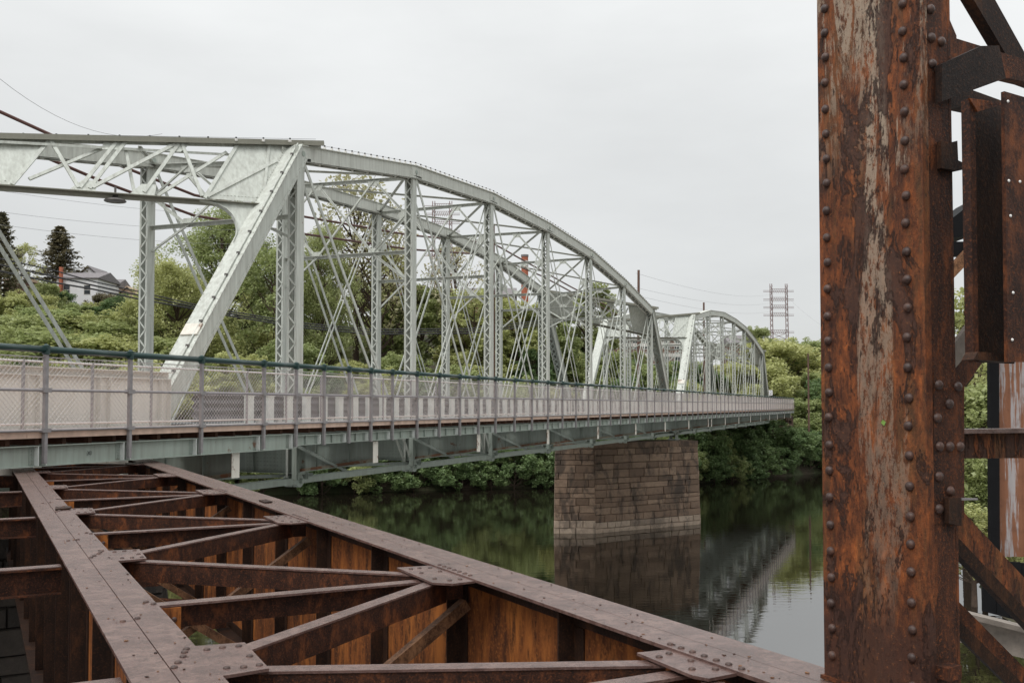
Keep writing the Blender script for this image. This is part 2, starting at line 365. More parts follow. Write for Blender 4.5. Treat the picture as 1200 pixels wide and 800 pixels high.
# ================================================================== STEEL TRUSS SPANS
P = 7.48; D1, D2 = 17.0, 22.63; T0 = 25.37; HB = -2.24
HT = [7.57, 8.65, 9.12, 9.07, 8.74, 7.88, 6.71]
PLATE = .012
def lacing(mb, a, b, half, axis_v, face_off, pitch, w=.05, double=False):
    """zigzag flat bars between two channels; axis_v: direction across, face_off: list of offsets vectors"""
    a = Vector(a); b = Vector(b); L = (b - a).length; n = max(2, int(L / pitch)); d = (b - a) / n; ax = Vector(axis_v) * half
    for fo in face_off:
        fo = Vector(fo); nm = fo.normalized()
        for i in range(n):
            s = 1 if i % 2 else -1
            p, q = a + d * i + ax * s + fo, a + d * (i + 1) - ax * s + fo
            mb.bar(p, q, w, .008, nm)
            if double: mb.bar(a + d * i - ax * s + fo * 1.03, a + d * (i + 1) + ax * s + fo * 1.03, w, .008, nm)
def truss(root, D, t0, H, hip_in=True):
    sg = 1
    top = [Vector((t0 + P * i, D, H[i])) for i in range(7)]
    foot = [Vector((t0 + P * i, D, HB)) for i in range(-1, 8)]
    # top chord: box section per panel, cover plate proud of the web, lacing below
    for i in range(6):
        a, b = top[i], top[i + 1]; mb = MB(); d = (b - a).normalized(); e = d * .0
        for s in (-1, 1):
            mb.bar(a + e, b - e, .03, .46, off=(s * .21, 0)); mb.bar(a, b, .10, .018, off=(s * .175, -.225)) 
            mb.bar(a, b, .012, .09, off=(s * .232, -.17))
        o = mb.build('top_chord', 'chord_paint', root)
        MB().bar(a - d * .01, b + d * .01, .56, .022, off=(0, .243)).build('cover_plate', 'chord_paint', o)
        m2 = MB(); up = Vector((-d.z, 0, d.x)); lacing(m2, a, b, .17, (0, 1, 0), [up * -.238], .5, .07); m2.build('lacing', 'chord_paint', o, kind='stuff')
    # end posts
    for a, b in ((top[0], foot[0]), (top[6], foot[8])):
        mb = MB(); d = (b - a).normalized(); a = a - d * .12
        u = Vector((0, 1, 0)).cross(d).normalized(); u = u if u.z > 0 else -u
        for s in (-1, 1):
            mb.bar(a, b, .03, .50, up=u, off=(s * .23, 0)); mb.bar(a, b, .012, .10, up=u, off=(s * .252, .19)); mb.bar(a, b, .012, .10, up=u, off=(s * .252, -.19))
        o = mb.build('end_post', 'pale_paint', root)
        MB().bar(a, b, .62, .022, up=u, off=(0, .262)).build('cover_plate', 'pale_paint', o)
        m2 = MB(); lacing(m2, a, b, .21, (0, 1, 0), [u * -.262], .42, .07, True); m2.build('lacing', 'shaded_green_paint', o, kind='stuff')
        if D < 20 and a.x < t0 + P:
            c0 = a + u * .31 + Vector((0, -.16, 0)); c1 = b + u * .31 + Vector((0, -.16, 0)); MB().tube(c0, c1, .022, 6).build('conduit', 'pale_paint', o)
            cm = MB().box(-.035, .035, -.035, .035, -.035, .035).mesh('conduit_clip', 'lamp_metal')
            for k in range(15): link('conduit_clip', cm, c0.lerp(c1, (k + .6) / 15), o)
        m3 = MB()
        for k in range(60):
            for e_ in (-.28, .28): q = a.lerp(b, (k + .5) / 60) + u * .272 + Vector((0, e_, 0)); m3.tube(q, q + u * .016, .016, 5)
            for e_ in (-.19, .19): q = a.lerp(b, (k + .5) / 60) + u * e_ + Vector((0, -.258, 0)); m3.tube(q, q + Vector((0, -.014, 0)), .016, 5)
        m3.build('rivets', 'chord_paint', o, kind='stuff')
        MB().bar(a + (b - a) * .58, a + (b - a) * .61, .52, .05, up=u, off=(0, .30)).build('splice_plate', 'end_paint', o, label='rust stained splice plate')
    # posts
    for i in range(7):
        a, b = foot[i + 1] + Vector((0, 0, .1)), top[i] - Vector((0, 0, .26)); mb = MB()
        wd = .17 if i not in (0, 6) else .19
        for s in (-1, 1):
            mb.bar(a, b, .016, 2 * wd, up=(1, 0, 0), off=(s * .155, 0))
            for e in (-1, 1): mb.bar(a, b, .06, .012, up=(1, 0, 0), off=(s * .12, e * (wd - .008)))
        o = mb.build('post', 'pale_paint', root)
        m2 = MB(); lacing(m2, a + Vector((0, 0, 1.1)), b, .13, (0, 1, 0), [(wd + .006, 0, 0), (-wd - .006, 0, 0)], .28, .05, False); m2.build('lacing', 'pale_paint', o, kind='stuff')
    # diagonals: pairs of eyebars, falling towards midspan; counters crossing in the middle panels
    for i, j in ((0, 1), (1, 2), (2, 3), (4, 3), (5, 4), (6, 5)):
        for s in (-1, 1):
            MB().bar(top[i] + Vector((0, s * .15, 0)), foot[j + 1] + Vector((0, s * .15, 0)), .03, .115, up=(1, 0, .3)).build('diagonal_eyebar', 'pale_paint', root)
    for i, j in ((2, 1), (3, 2), (3, 4), (4, 5)):
        for s in (-1, 1):
            MB().bar(top[i] + Vector((0, s * .09, 0)), foot[j + 1] + Vector((0, s * .09, 0)), .028, .06, up=(1, 0, .3)).build('counter_rod', 'pale_paint', root)
    # bottom chord eyebars and pins
    for i in range(8):
        for s in (-.20, -.10, .10, .20):
            s += .045 * (i % 2)
            a, b = foot[i] + Vector((0, s, 0)), foot[i + 1] + Vector((0, s, 0))
            mb = MB().bar(a, b, .035, .17)
            for e in (a, b): mb.tube(e - Vector((0, .0175 + .002, 0)), e + Vector((0, .0195, 0)), .19, 14)
            mb.build('bottom_eyebar', 'green_paint', root)
    for q in foot: MB().tube(q - Vector((0, .34, 0)), q + Vector((0, .34, 0)), .075, 12).build('pin', 'green_paint', root)
    for i, q in enumerate(top):
        o = MB().tube(q - Vector((0, .262, 0)), q + Vector((0, .262, 0)), .085, 12).build('pin', 'green_paint', root)
        mb = MB()
        for s in (-1, 1): mb.box(q.x - .42, q.x + .42, q.y + s * .232 - .006, q.y + s * .232 + .006, q.z - .17, q.z + .17)
        mb.build('pin_plate', 'chord_paint', root)
    for q in (foot[0], foot[8]):
        mb = MB(); mb.box(q.x - .45, q.x + .45, q.y - .36, q.y + .36, HB - .46, HB - .36); mb.prism([(q.x - .38, q.y - .25, HB - .36), (q.x + .38, q.y - .25, HB - .36), (q.x + .12, q.y - .25, HB + .05), (q.x - .12, q.y - .25, HB + .05)], (0, .04, 0))
        mb.prism([(q.x - .38, q.y + .21, HB - .36), (q.x + .38, q.y + .21, HB - .36), (q.x + .12, q.y + .21, HB + .05), (q.x - .12, q.y + .21, HB + .05)], (0, .04, 0)); mb.build('bearing', 'green_paint', root)
    return top, foot

def portal(root, An, Bn, Af, Bf):
    """An/Af near and far hip pins, Bn/Bf feet; the skewed portal lies in the plane of the two end posts"""
    An, Bn, Af, Bf = map(Vector, (An, Bn, Af, Bf))
    dn = (Bn - An).normalized(); df = (Bf - Af).normalized()
    out = Vector((-1 if dn.x < 0 else 1, 0, .0))
    fn, ff = .183, .135
    LN = (Bn - An).length
    tn, tf = An - dn * .30 + Vector((0, 0, .12)), Af - df * .30 + Vector((0, 0, -.10)); bn, bf = An + dn * LN * fn, Af + df * (Bf - Af).length * ff
    def pt(s, v): a = tn.lerp(tf, s); b = bn.lerp(bf, s); return a.lerp(b, v)
    N = (tf - tn).normalized().cross((bn - tn).normalized()).normalized()
    if N.x * out.x < 0: N = -N
    L = (tf - tn).length
    e = .70 / L
    mb = MB(); mb.bar(pt(-e, 0), pt(1 + e, 0), .42, .04, off=(0, .06)); mb.bar(pt(-e, .0), pt(1 + e, .0), .02, .11, off=(.20, -.015)); mb.bar(pt(-e, .0), pt(1 + e, .0), .02, .11, off=(-.20, -.015)); mb.build('portal_top_strut', 'olive_strut_paint', root)
    MB().bar(pt(-e, .03), pt(1 + e, .03), .02, .15, up=(0, 0, 1)).build('portal_strut_web', 'pale_paint', root)
    mb = MB(); mb.bar(pt(0, 1), pt(1, 1), .32, .025); mb.bar(pt(0, 1), pt(1, 1), .02, .13, off=(0, -.07)); mb.build('portal_bottom_strut', 'olive_strut_paint', root)
    th = N * .016
    def plate(pts, nm='portal_gusset', off=0, mat='pale_paint', th=th): return MB().prism([pt(*q) + N * off for q in pts], th).build(nm, mat, root)
    plate([(0.0, .03), (.200, .03), (.205, .97), (0.0, .97)])       # near corner web plate
    plate([(1.0, .03), (.738, .03), (.735, .97), (1.0, .97)])
    for s0 in (0, 1):
        f = (lambda s: s) if s0 == 0 else (lambda s: 1 - s)
        MB().bar(pt(f(.20 if s0 == 0 else .262), .03) + N * .03, pt(f(.205 if s0 == 0 else .265), .97) + N * .03, .10, .05, up=N).build('stiffener', 'pale_paint', root)
        MB().bar(pt(f(.05), .30) + N * .03, pt(f(.20), .94) + N * .03, .10, .05, up=N).build('stiffener', 'pale_paint', root)
        MB().bar(pt(f(.10), .03) + N * .03, pt(f(.03), .9) + N * .03, .08, .05, up=N).build('stiffener', 'pale_paint', root)
        # curved bracket below the bottom strut
        pts = [(f(0.0), 1.0), (f(.215), 1.0)]
        for k in range(9):
            a = math.pi / 2 * k / 8; pts.append((f(.215 - .165 * math.sin(a)), 1.02 + .58 * (1 - math.cos(a))))
        pts.append((f(0.0), 1.72))
        plate(pts, 'curved_bracket', .01)
        cur = [pt(*q) for q in pts[2:11]]
        mb = MB()
        for a, b in zip(cur, cur[1:]): mb.bar(a, b, .16, .014, up=N.cross(b - a))
        mb.build('bracket_flange', 'pale_paint', root)
    for a, b in (((.735, .05), (.565, .95)), ((.556, .03), (.562, .95)), ((.532, .05), (.536, .95)), ((.384, .05), (.53, .93)), ((.378, .03), (.385, .95)), ((.371, .04), (.215, .95))):
        MB().bar(pt(*a) + N * .05, pt(*b) + N * .05, .095, .05, up=N).build('lattice_bar', 'pale_paint', root)
    for a, b in (((.583, .12), (.71, .80)), ((.524, .12), (.409, .95)), ((.222, .14), (.345, .95)), ((.30, .55), (.212, .88))):
        MB().bar(pt(*a) - N * .08, pt(*b) - N * .08, .085, .05, up=N).build('lattice_bar', 'pale_paint', root)
    for s, v in ((.55, .90), (.385, .90), (.378, .12), (.56, .12)):
        dd = .035; e_ = .09 if v > .5 else -.09; plate([(s - dd, v + e_), (s + dd, v + e_), (s + dd * .6, v - e_), (s - dd * .6, v - e_)], 'gusset_plate', .03)
    rv_ = MB()
    for f in ((lambda s: s), (lambda s: 1 - s)):
        e_ = .195 if f(0) == 0 else .26
        for k in range(22):
            v = .08 + .86 * k / 21
            for c in (e_, .04): q = pt(f(c + .008 * k / 21), v) + N * .016; rv_.tube(q, q + N * .02, .018, 5)
        for k in range(14):
            for v in (.10, .90): q = pt(f(.03 + (e_ - .05) * k / 13), v) + N * .016; rv_.tube(q, q + N * .02, .018, 5)
    rv_.build('rivets', 'pale_paint', root, kind='stuff')
    return pt, N

def sway(root, t, hn, hf, low=5.7):
    def q(s, h): return Vector((t, D1 + (D2 - D1) * s, h))
    def ht(s): return hn + (hf - hn) * s - .18
    MB().angle(q(.03, ht(0)), q(.97, ht(1)), .15, .12).build('sway_top_strut', 'pale_paint', root)
    MB().angle(q(.03, low), q(.97, low), .15, .12).build('sway_bottom_strut', 'pale_paint', root)
    m = (low + (hn + hf) / 2) / 2
    for a, b in (((.28, 1), (.72, 0)), ((.72, 1), (.28, 0)), ((.28, 1), (.03, .5)), ((.28, 0), (.03, .5)), ((.72, 1), (.97, .5)), ((.72, 0), (.97, .5)), ((.28, 0), (.03, -.38)), ((.72, 0), (.97, -.38))):
        za = low + (ht(a[0]) - low) * a[1]; zb = low + (ht(b[0]) - low) * b[1]
        MB().angle(q(a[0], za), q(b[0], zb), .09, .06, up=(1, 0, 0)).build('sway_bar', 'pale_paint', root)
    for s, v in ((.28, 1), (.72, 1), (.28, 0), (.72, 0)):
        z = low + (ht(s) - low) * v; sgn = -1 if v else 1
        MB().prism([q(s - .05, z), q(s + .05, z), q(s + .025, z + sgn * .22), q(s - .025, z + sgn * .22)], (.012, 0, 0)).build('gusset_plate', 'pale_paint', root)
    for s in (.035, .965): 
        z = low + (ht(s) - low) * .5; k = .06 if s < .5 else -.06
        MB().prism([q(s - k * .5, z - .3), q(s + k, z - .08), q(s + k, z + .08), q(s - k * .5, z + .3)], (.012, 0, 0)).build('gusset_plate', 'pale_paint', root)

HTF = HT[::-1]
def build_span():
    root = thing('truss_bridge_span', 'big pale green arched steel truss span nearest the camera, left of the stone pier', 'bridge span', (T0 + 3 * P, (D1 + D2) / 2, HB), 'B')
    truss(root, D1, T0, HT)
    truss(root, D2, T0 - P, HTF)
    portal(root, (T0, D1, HT[0]), (T0 - P, D1, HB), (T0 - P, D2, HTF[0]), (T0 - 2 * P, D2, HB))
    portal(root, (T0 + 6 * P, D1, HT[6]), (T0 + 7 * P, D1, HB), (T0 + 5 * P, D2, HTF[6]), (T0 + 6 * P, D2, HB))
    for n in range(6): sway(root, T0 + n * P, HT[n], HTF[n + 1] if n < 6 else 0)
    for n in range(5):                                    # top laterals
        for (a, b) in ((n, n + 1), (n + 1, n)):
            MB().angle((T0 + a * P, D1 + .2, HT[a] - .1), (T0 + b * P, D2 - .2, HTF[b + 1] - .1), .09, .07).build('lateral_bar', 'chord_paint', root)
    MB().angle((T0 - P, D2 - .2, HTF[0]), (T0, D1 + .2, HT[0] - .1), .09, .07).build('lateral_bar', 'pale_paint', root)
    MB().angle((T0, D2 - .2, HTF[1] - .1), (T0 - P * .5, D1 + 2.6, (HT[0] + HTF[0]) / 2), .09, .07).build('lateral_bar', 'pale_paint', root)
    # floor beams, stringers, bottom laterals
    for n in range(-1, 9):
        t = T0 + n * P if n >= 0 else 18.9
        if n == 8: continue
        mb = MB(); d0, d1 = 14.25, D2 + .3
        mb.prism([(t - .006, d0, -1.05), (t - .006, d1, -1.05), (t - .006, d1, -1.95), (t - .006, D1, -2.0), (t - .006, d0, -1.62)], (.012, 0, 0))
        mb.box(t - .14, t + .14, d0, d1, -1.05, -1.03); mb.bar((t, d0, -1.63), (t, D1, -2.01), .28, .02); mb.box(t - .14, t + .14, D1, d1, -2.02, -2.0)
        o = mb.build('floor_beam', 'shaded_green_paint', root)
        MB().box(t - .14, t + .14, d0 - .02, d0, -1.65, -1.03).build('end_plate', 'end_paint', o, label='pale rust stained end plate')
        for dd in (15.1, 16.2, 18.4, 19.8, 21.2):
            MB().box(t - .08, t + .08, dd, dd + .012, -1.99 if dd > D1 else -1.62 - (dd - d0) * .138, -1.05).build('stiffener', 'shaded_green_paint', o)
        # square hanger plates at the truss plane
        MB().box(t - .30, t + .30, D1 - .262, D1 - .25, -2.05, -.75).build('hanger_plate', 'green_paint', root)
        r = MB()
        for i in range(7):
            for j in range(12): r.tube((t - .24 + i * .08, D1 - .262, -1.95 + j * .1), (t - .24 + i * .08, D1 - .276, -1.95 + j * .1), .018, 5)
        r.build('rivets', 'green_paint', root, kind='stuff')
        r = MB(); MB().box(t - .02, t - .0065, D1 + .25, D1 + 1.75, -1.98, -1.06).build('web_plate', 'green_paint', o)
        for i in range(12):
            for j in range(8): r.tube((t - .02, D1 + .33 + i * .12, -1.92 + j * .115), (t - .04, D1 + .33 + i * .12, -1.92 + j * .115), .018, 5)
        r.build('rivets', 'shaded_green_paint', o, kind='stuff')
        MB().box(t - .05, t - .007, d0 + .05, D1 - .1, -1.99, -1.93 + .30).build('stained_angle', 'stained_paint', o) if False else None
        MB().bar((t - .05, d0 + .02, -1.575), (t - .05, D1 - .1, -1.955), .08, .10).build('stained_angle', 'stained_paint', o, label='rust stained bottom flange angle')
        for e_ in (-.32, -.22, .22, .32): MB().box(t + e_ - .006, t + e_ + .006, D1 - .30, D1 - .14, -2.2, -.72).build('post_angle', 'green_paint', root)
        r = MB()
        for i in range(26): r.tube((t - .02 - .0, d0 + .1 + i * .1, -1.58 - i * .0135), (t - .05, d0 + .1 + i * .1, -1.58 - i * .0135), .02, 5)
        r.build('rivets', 'end_paint', o, kind='stuff')
        MB().angle((t - .3, 16.9, -1.1), (t + .0, 15.2, -1.9), .09, .08).build('bracket_strut', 'shaded_green_paint', root)
        if n < 7:
            MB().angle((t, D1, -2.1), (t + P, D2, -2.1), .1, .1).build('bottom_lateral', 'shaded_green_paint', root)
            MB().angle((t, D2, -2.12), (t + P, D1, -2.12), .1, .1).build('bottom_lateral', 'shaded_green_paint', root)
    for dd in (15.3, 17.9, 19.2, 20.5, 21.8): MB().ibeam((T0 - P * 1, dd, -.87), (T0 + P * 7, dd, -.87), .2, .36).build('stringer', 'shaded_green_paint', root)
    return root
span1 = build_span()
dvec = FR['B'] @ Vector((8 * P + .4, 0, 0))
span2 = copy_tree(span1, None, dvec)
span2['label'] = 'second pale steel truss span beyond the stone pier, small in the distance'

# string of bulbs along the chords
def bulbs(name, label, pts, step):
    r = thing(name, label, 'light string', pts[0], 'B'); mb = MB().path([Vector(p) + Vector((0, 0, .10)) for p in pts], .005, 4); mb.build('cable', 'black_cable', r)
    bm_, cm = MB(), MB(); acc = 0; pos = []
    for a, b in zip(pts, pts[1:]):
        a = Vector(a); b = Vector(b); L = (b - a).length; x = -acc
        while x + step < L: x += step; pos.append(a.lerp(b, x / L))
        acc = L - x
    me = MB().tube((0, 0, 0), (0, 0, .055), .045, 8, .05).tube((0, 0, .055), (0, 0, .075), .05, 8, .02).mesh('bulb', 'bulb_glass')
    mc = MB().tube((0, 0, .075), (0, 0, .12), .028, 6).mesh('socket', 'black_cable')
    for p in pos[:150]: link('bulb', me, p, r); link('socket', mc, p, r)
CH = lambda D, t0, H: [(t0 + P * i, D - .2, H[i] + .26) for i in range(7)]
bulbs('light_string', 'string of small bulbs on top of the near arched chord of the nearest span', CH(D1, T0, HT), .42)
tn = Vector((T0 + .28, D1 - .5, HT[0] + .39)); tf = Vector((T0 - P + .2, D2 + .3, HTF[0] + .17))
bulbs('light_string', 'string of small bulbs along the top of the near portal strut at upper left', [tn, tf], .80)

# lamp below portal
pl = on_plane('B', 0, T0 - .35 * P - 2.0, 135, 233)
lp = thing('pendant_lamp', 'flat dark disc lamp hanging under the portal strut at upper left', 'lamp', pl, 'B')
mb = MB(); prof = [(.02, .10), (.07, .09), (.10, .02), (.25, -.02), (.29, -.06), (.27, -.08), (0.001, -.09)]
vs = [(pl.x + r_ * math.cos(a * math.pi / 10), pl.y + r_ * math.sin(a * math.pi / 10), pl.z + z_) for r_, z_ in prof for a in range(20)]
mb.add(vs, [(j * 20 + i, j * 20 + (i + 1) % 20, (j + 1) * 20 + (i + 1) % 20, (j + 1) * 20 + i) for j in range(len(prof) - 1) for i in range(20)])
mb.build('lamp_shade', 'lamp_metal', lp, smooth=True); MB().tube(pl + Vector((0, 0, .08)), pl + Vector((0, 0, .32)), .03).build('stem', 'lamp_metal', lp)

# ================================================================== ROADWAY on the bridge
TE = 139.0
rd = MB().box(-8, TE, D1 + .35, D2 - .35, -.69, -.47).build('road_deck', 'asphalt'); 
rd.location = to_world('B', (0, 0, 0)); rd.rotation_euler = FR['B'].to_euler(); rd.data.transform(Matrix.Translation((0, 0, -EZ))); struct(rd)
# approach plate girders
def girder(D, label, t0, t1):
    g = thing('plate_girder', label, 'girder', (t0, D, -1.4), 'B')
    MB().box(t0, t1, D - .006, D + .006, -1.38, .78).build('web', 'cream_paint', g)
    MB().box(t0, t1, D - .16, D + .16, .78, .80).build('top_flange', 'cream_paint', g); MB().box(t0, t1, D - .16, D + .16, -1.40, -1.38).build('bottom_flange', 'cream_paint', g)
    MB().box(t0, t1, D - .10, D - .006, .62, .64).build('flange_angle', 'cream_paint', g)
    t = t1 - .05; k = 0
    while t > t0:
        if k % 2: MB().box(t - .32, t, D - .016, D - .0065, -1.3, .61).build('splice_plate', 'cream_paint', g)
        for e in (0, .30): MB().box(t - e - .012, t - e, D - .13, D - .017, -1.37, .62).build('stiffener', 'cream_paint', g)
        t -= 1.95; k += 1
    mb = MB()
    for i in range(int((t1 - t0) / .12)): mb.tube((t0 + i * .12, D - .006, .70), (t0 + i * .12, D - .022, .70), .018, 5)
    mb.build('rivets', 'cream_paint', g, kind='stuff')
girder(16.6, 'cream riveted plate girder beside the walkway at far left, ending at the slanted end post', -10, 19.4)
girder(23.2, 'cream riveted plate girder on the far side of the road at far left', -14, 11.6)

# ================================================================== guard rail beside the road
gr = thing('guard_rail', 'grey ribbed guard rail with white posts between walkway and road', 'guard rail', (22, 16.45, -.5), 'B')
mb = MB(); prof = []
for i in range(25):
    z = -.42 + .78 * i / 24; prof.append((16.52 + .045 * math.cos(i / 24 * 2 * math.pi * 4.0), z))
t0_, t1_ = 20.2, TE
mb.add([(t, y, z) for y, z in prof for t in (t0_, t1_)], [(2 * i, 2 * i + 1, 2 * i + 3, 2 * i + 2) for i in range(24)])
mb.build('ribbed_rail', 'rail_steel', gr)
MB().box(t0_, t1_, 16.3, 16.75, -.60, -.47).build('kerb', 'parapet_paint', gr)
pm_ = MB().box(-.14, .14, -.08, .04, -.47, .25).box(-.16, .16, -.10, .04, .25, .27).mesh('rail_post', 'parapet_paint')
bm2 = MB().box(-.09, .09, -.10, .0, -.47, -.36).mesh('foot_block', 'pale_trim')
t = 22.3
while t < TE - .5:
    link('rail_post', pm_, (t, 16.40, 0), gr)
    if t < 60: link('foot_block', bm2, (t + .45, 16.42, 0), gr)
    t += .92

# ================================================================== WALKWAY
WD, WI = 14.1, 15.75
wk = thing('footbridge_walkway', 'long timber walkway on green steel beams with chain link fence and dark green top rail', 'walkway', (4, WD, -1.05), 'B')
def t_of(inv): return (F * WD / math.cos(T1) * inv * 1e-3 - WD * math.sin(T1)) / math.cos(T1)
invs = [.66, .775, .885, .992, 1.100, 1.212, 1.330, 1.4006, 1.468, 1.534, 1.597, 1.664, 1.748, 1.832, 1.916, 2.0, 2.083]
while invs[-1] < 7.62: invs.append(invs[-1] + .1018)
PT = [t_of(i) for i in invs]
TA, TZ = -9.0, PT[-1] + .1
for i in range(int((TZ - TA) / 3.66) + 1):                    # deck planks, one length at a time
    a = TA + i * 3.66; b = min(a + 3.65, TZ)
    for k in range(7):
        MB().box(a, b, WD + .06 + k * .24, WD + .29 + k * .24, -.515, -.46 + .002 * ((i + k) % 2)).build('deck_plank', 'deck_timber', wk) if a < 40 else None
    if a >= 40: MB().box(a, b, WD + .06, WD + 1.73, -.515, -.46).build('deck_plank', 'deck_timber', wk)
    MB().box(a, b, WD + .01, WD + .055, -.572, -.455).build('fascia_board', 'deck_timber', wk)
mb = MB(); t = TA
while t < TZ: mb.box(t, t + .09, WD + .22, WD + 1.8, -.70, -.517); t += .62
mb.build('joists', 'joist_timber', wk, kind='stuff')
ends = [TA] + PT
for a, b in zip(ends, ends[1:]):
    near = b < 27
    lo = -1.07 if b < 21.8 else -1.0; hi = -.70 if b < 21.8 else -.745
    mb = MB(); mb.box(a, b, WD + .12, WD + .132, lo + .015, hi - .016); mb.box(a, b, WD + .02, WD + .13, hi - .015, hi); mb.box(a, b, WD + .02, WD + .13, lo, lo + .015)
    o = mb.build('edge_beam', 'green_paint', wk)
    for e in (-.085, .085): MB().box(b + e - .008, b + e + .008, WD + .015, WD + .118, lo + .016, hi - .016).build('stiffener', 'parapet_paint', wk)
    m = MB().box(b - .20, b - .095, WD + .108, WD + .119, lo + .03, hi - .03)
    for k in range(5): m.tube((b - .15, WD + .107, lo + .06 + k * .055), (b - .15, WD + .09, lo + .06 + k * .055), .014, 6)
    m.build('bolted_angle', 'shaded_green_paint', o)
    if b > 21.8: MB().box((a + b) / 2 - .05, (a + b) / 2 + .05, WD + .07, WD + .119, lo + .016, hi - .016).build('web_angle', 'shaded_green_paint', o)
MB().ibeam((TA, WI - .05, -.80), (TZ, WI - .05, -.80), .18, .28).build('inner_beam', 'green_paint', wk)
pmesh = MB().box(-.034, .034, -.034, .034, -1.02, .93).mesh('fence_post', 'galvanised')
cmesh = MB().tube((0, 0, .90), (0, 0, 1.06), .07, 10).tube((0, 0, 1.06), (0, 0, 1.085), .05, 8, .02).mesh('post_cap', 'green_pipe')
clmp = MB().box(-.085, .085, -.06, .06, .23, .31).box(-.085, .085, -.06, .06, -.47, -.40).mesh('clamp', 'galvanised')
for i, t in enumerate(PT):
    p = link('fence_post', pmesh, (t, WD - .03, 0), wk)
    if i < 22:
        o = bpy.data.objects.new('clamp', clmp); COL.objects.link(o); o.parent = p
        o = bpy.data.objects.new('post_cap', cmesh); COL.objects.link(o); o.parent = p
tt = [TA] + PT
for a, b in zip(tt, tt[1:]):
    MB().tube((a, WD - .03, .985), (b, WD - .03, .985), .062, 12).build('top_rail', 'green_pipe', wk, smooth=True)
for z, r_ in ((.27, .026), (-.435, .024)):
    MB().tube((TA, WD - .03, z), (TZ, WD - .03, z), r_, 8).build('fence_rail', 'galvanised', wk, smooth=True)
MB().tube((TA, WD, .85), (TZ, WD, .85), .010, 5).build('tension_wire', 'fence_wire', wk)
for z, r_ in ((.86, .022), (-.36, .02)): MB().tube((TA, WI, z), (TZ, WI, z), r_, 8).build('fence_rail', 'fence_wire', wk)
im = MB().tube((0, 0, -.5), (0, 0, .89), .032, 8).mesh('inner_post', 'galvanised'); t = TA + .6
while t < TZ: link('inner_post', im, (t, WI, 0), wk); t += 1.75 if t < 26 else 1.95
def chain(D, z0, z1, pitch, r_):
    mb = MB(); H = z1 - z0; t = TA - H
    while t < TZ:
        for s in (1, -1):
            a = (t, D + s * .003, z0 if s > 0 else z1); b = (t + H, D + s * .003, z1 if s > 0 else z0)
            if a[0] < TA or b[0] > TZ: continue
            d = Vector((0, r_, 0)); u = Vector((r_ * .7, 0, -s * r_ * .7))
            A, B_ = Vector(a), Vector(b)
            mb.add([A + d, A + u, A - d, A - u, B_ + d, B_ + u, B_ - d, B_ - u], [(0, 1, 5, 4), (1, 2, 6, 5), (2, 3, 7, 6), (3, 0, 4, 7)])
        t += pitch
    mb.build('chain_link_mesh', 'fence_wire', wk, kind='stuff')
chain(WD, -.41, .86, .100, .0032); chain(WI, -.34, .85, .100, .0024)
# graffiti mark on the edge beam
def text(body, size, name, mat, parent, loc, rot):
    cu = bpy.data.curves.new(name, 'FONT'); cu.body = body; cu.size = size; cu.extrude = .002
    to = bpy.data.objects.new(name, cu); COL.objects.link(to); bpy.context.view_layer.update()
    me = bpy.data.meshes.new_from_object(to.evaluated_get(bpy.context.evaluated_depsgraph_get())); bpy.data.objects.remove(to)
    me.materials.clear(); me.materials.append(MATS[mat])
    o = bpy.data.objects.new(name, me); COL.objects.link(o); o.parent = parent; o.location = Vector(loc) - Vector(BASE[parent]); o.rotation_euler = rot; return o
tp = on_plane('B', 1, WD + .10, 102, 533)
text('XI', .11, 'painted_mark', 'sign_black', wk, (tp.x, WD + .095, tp.z), (R(90), 0, 0))

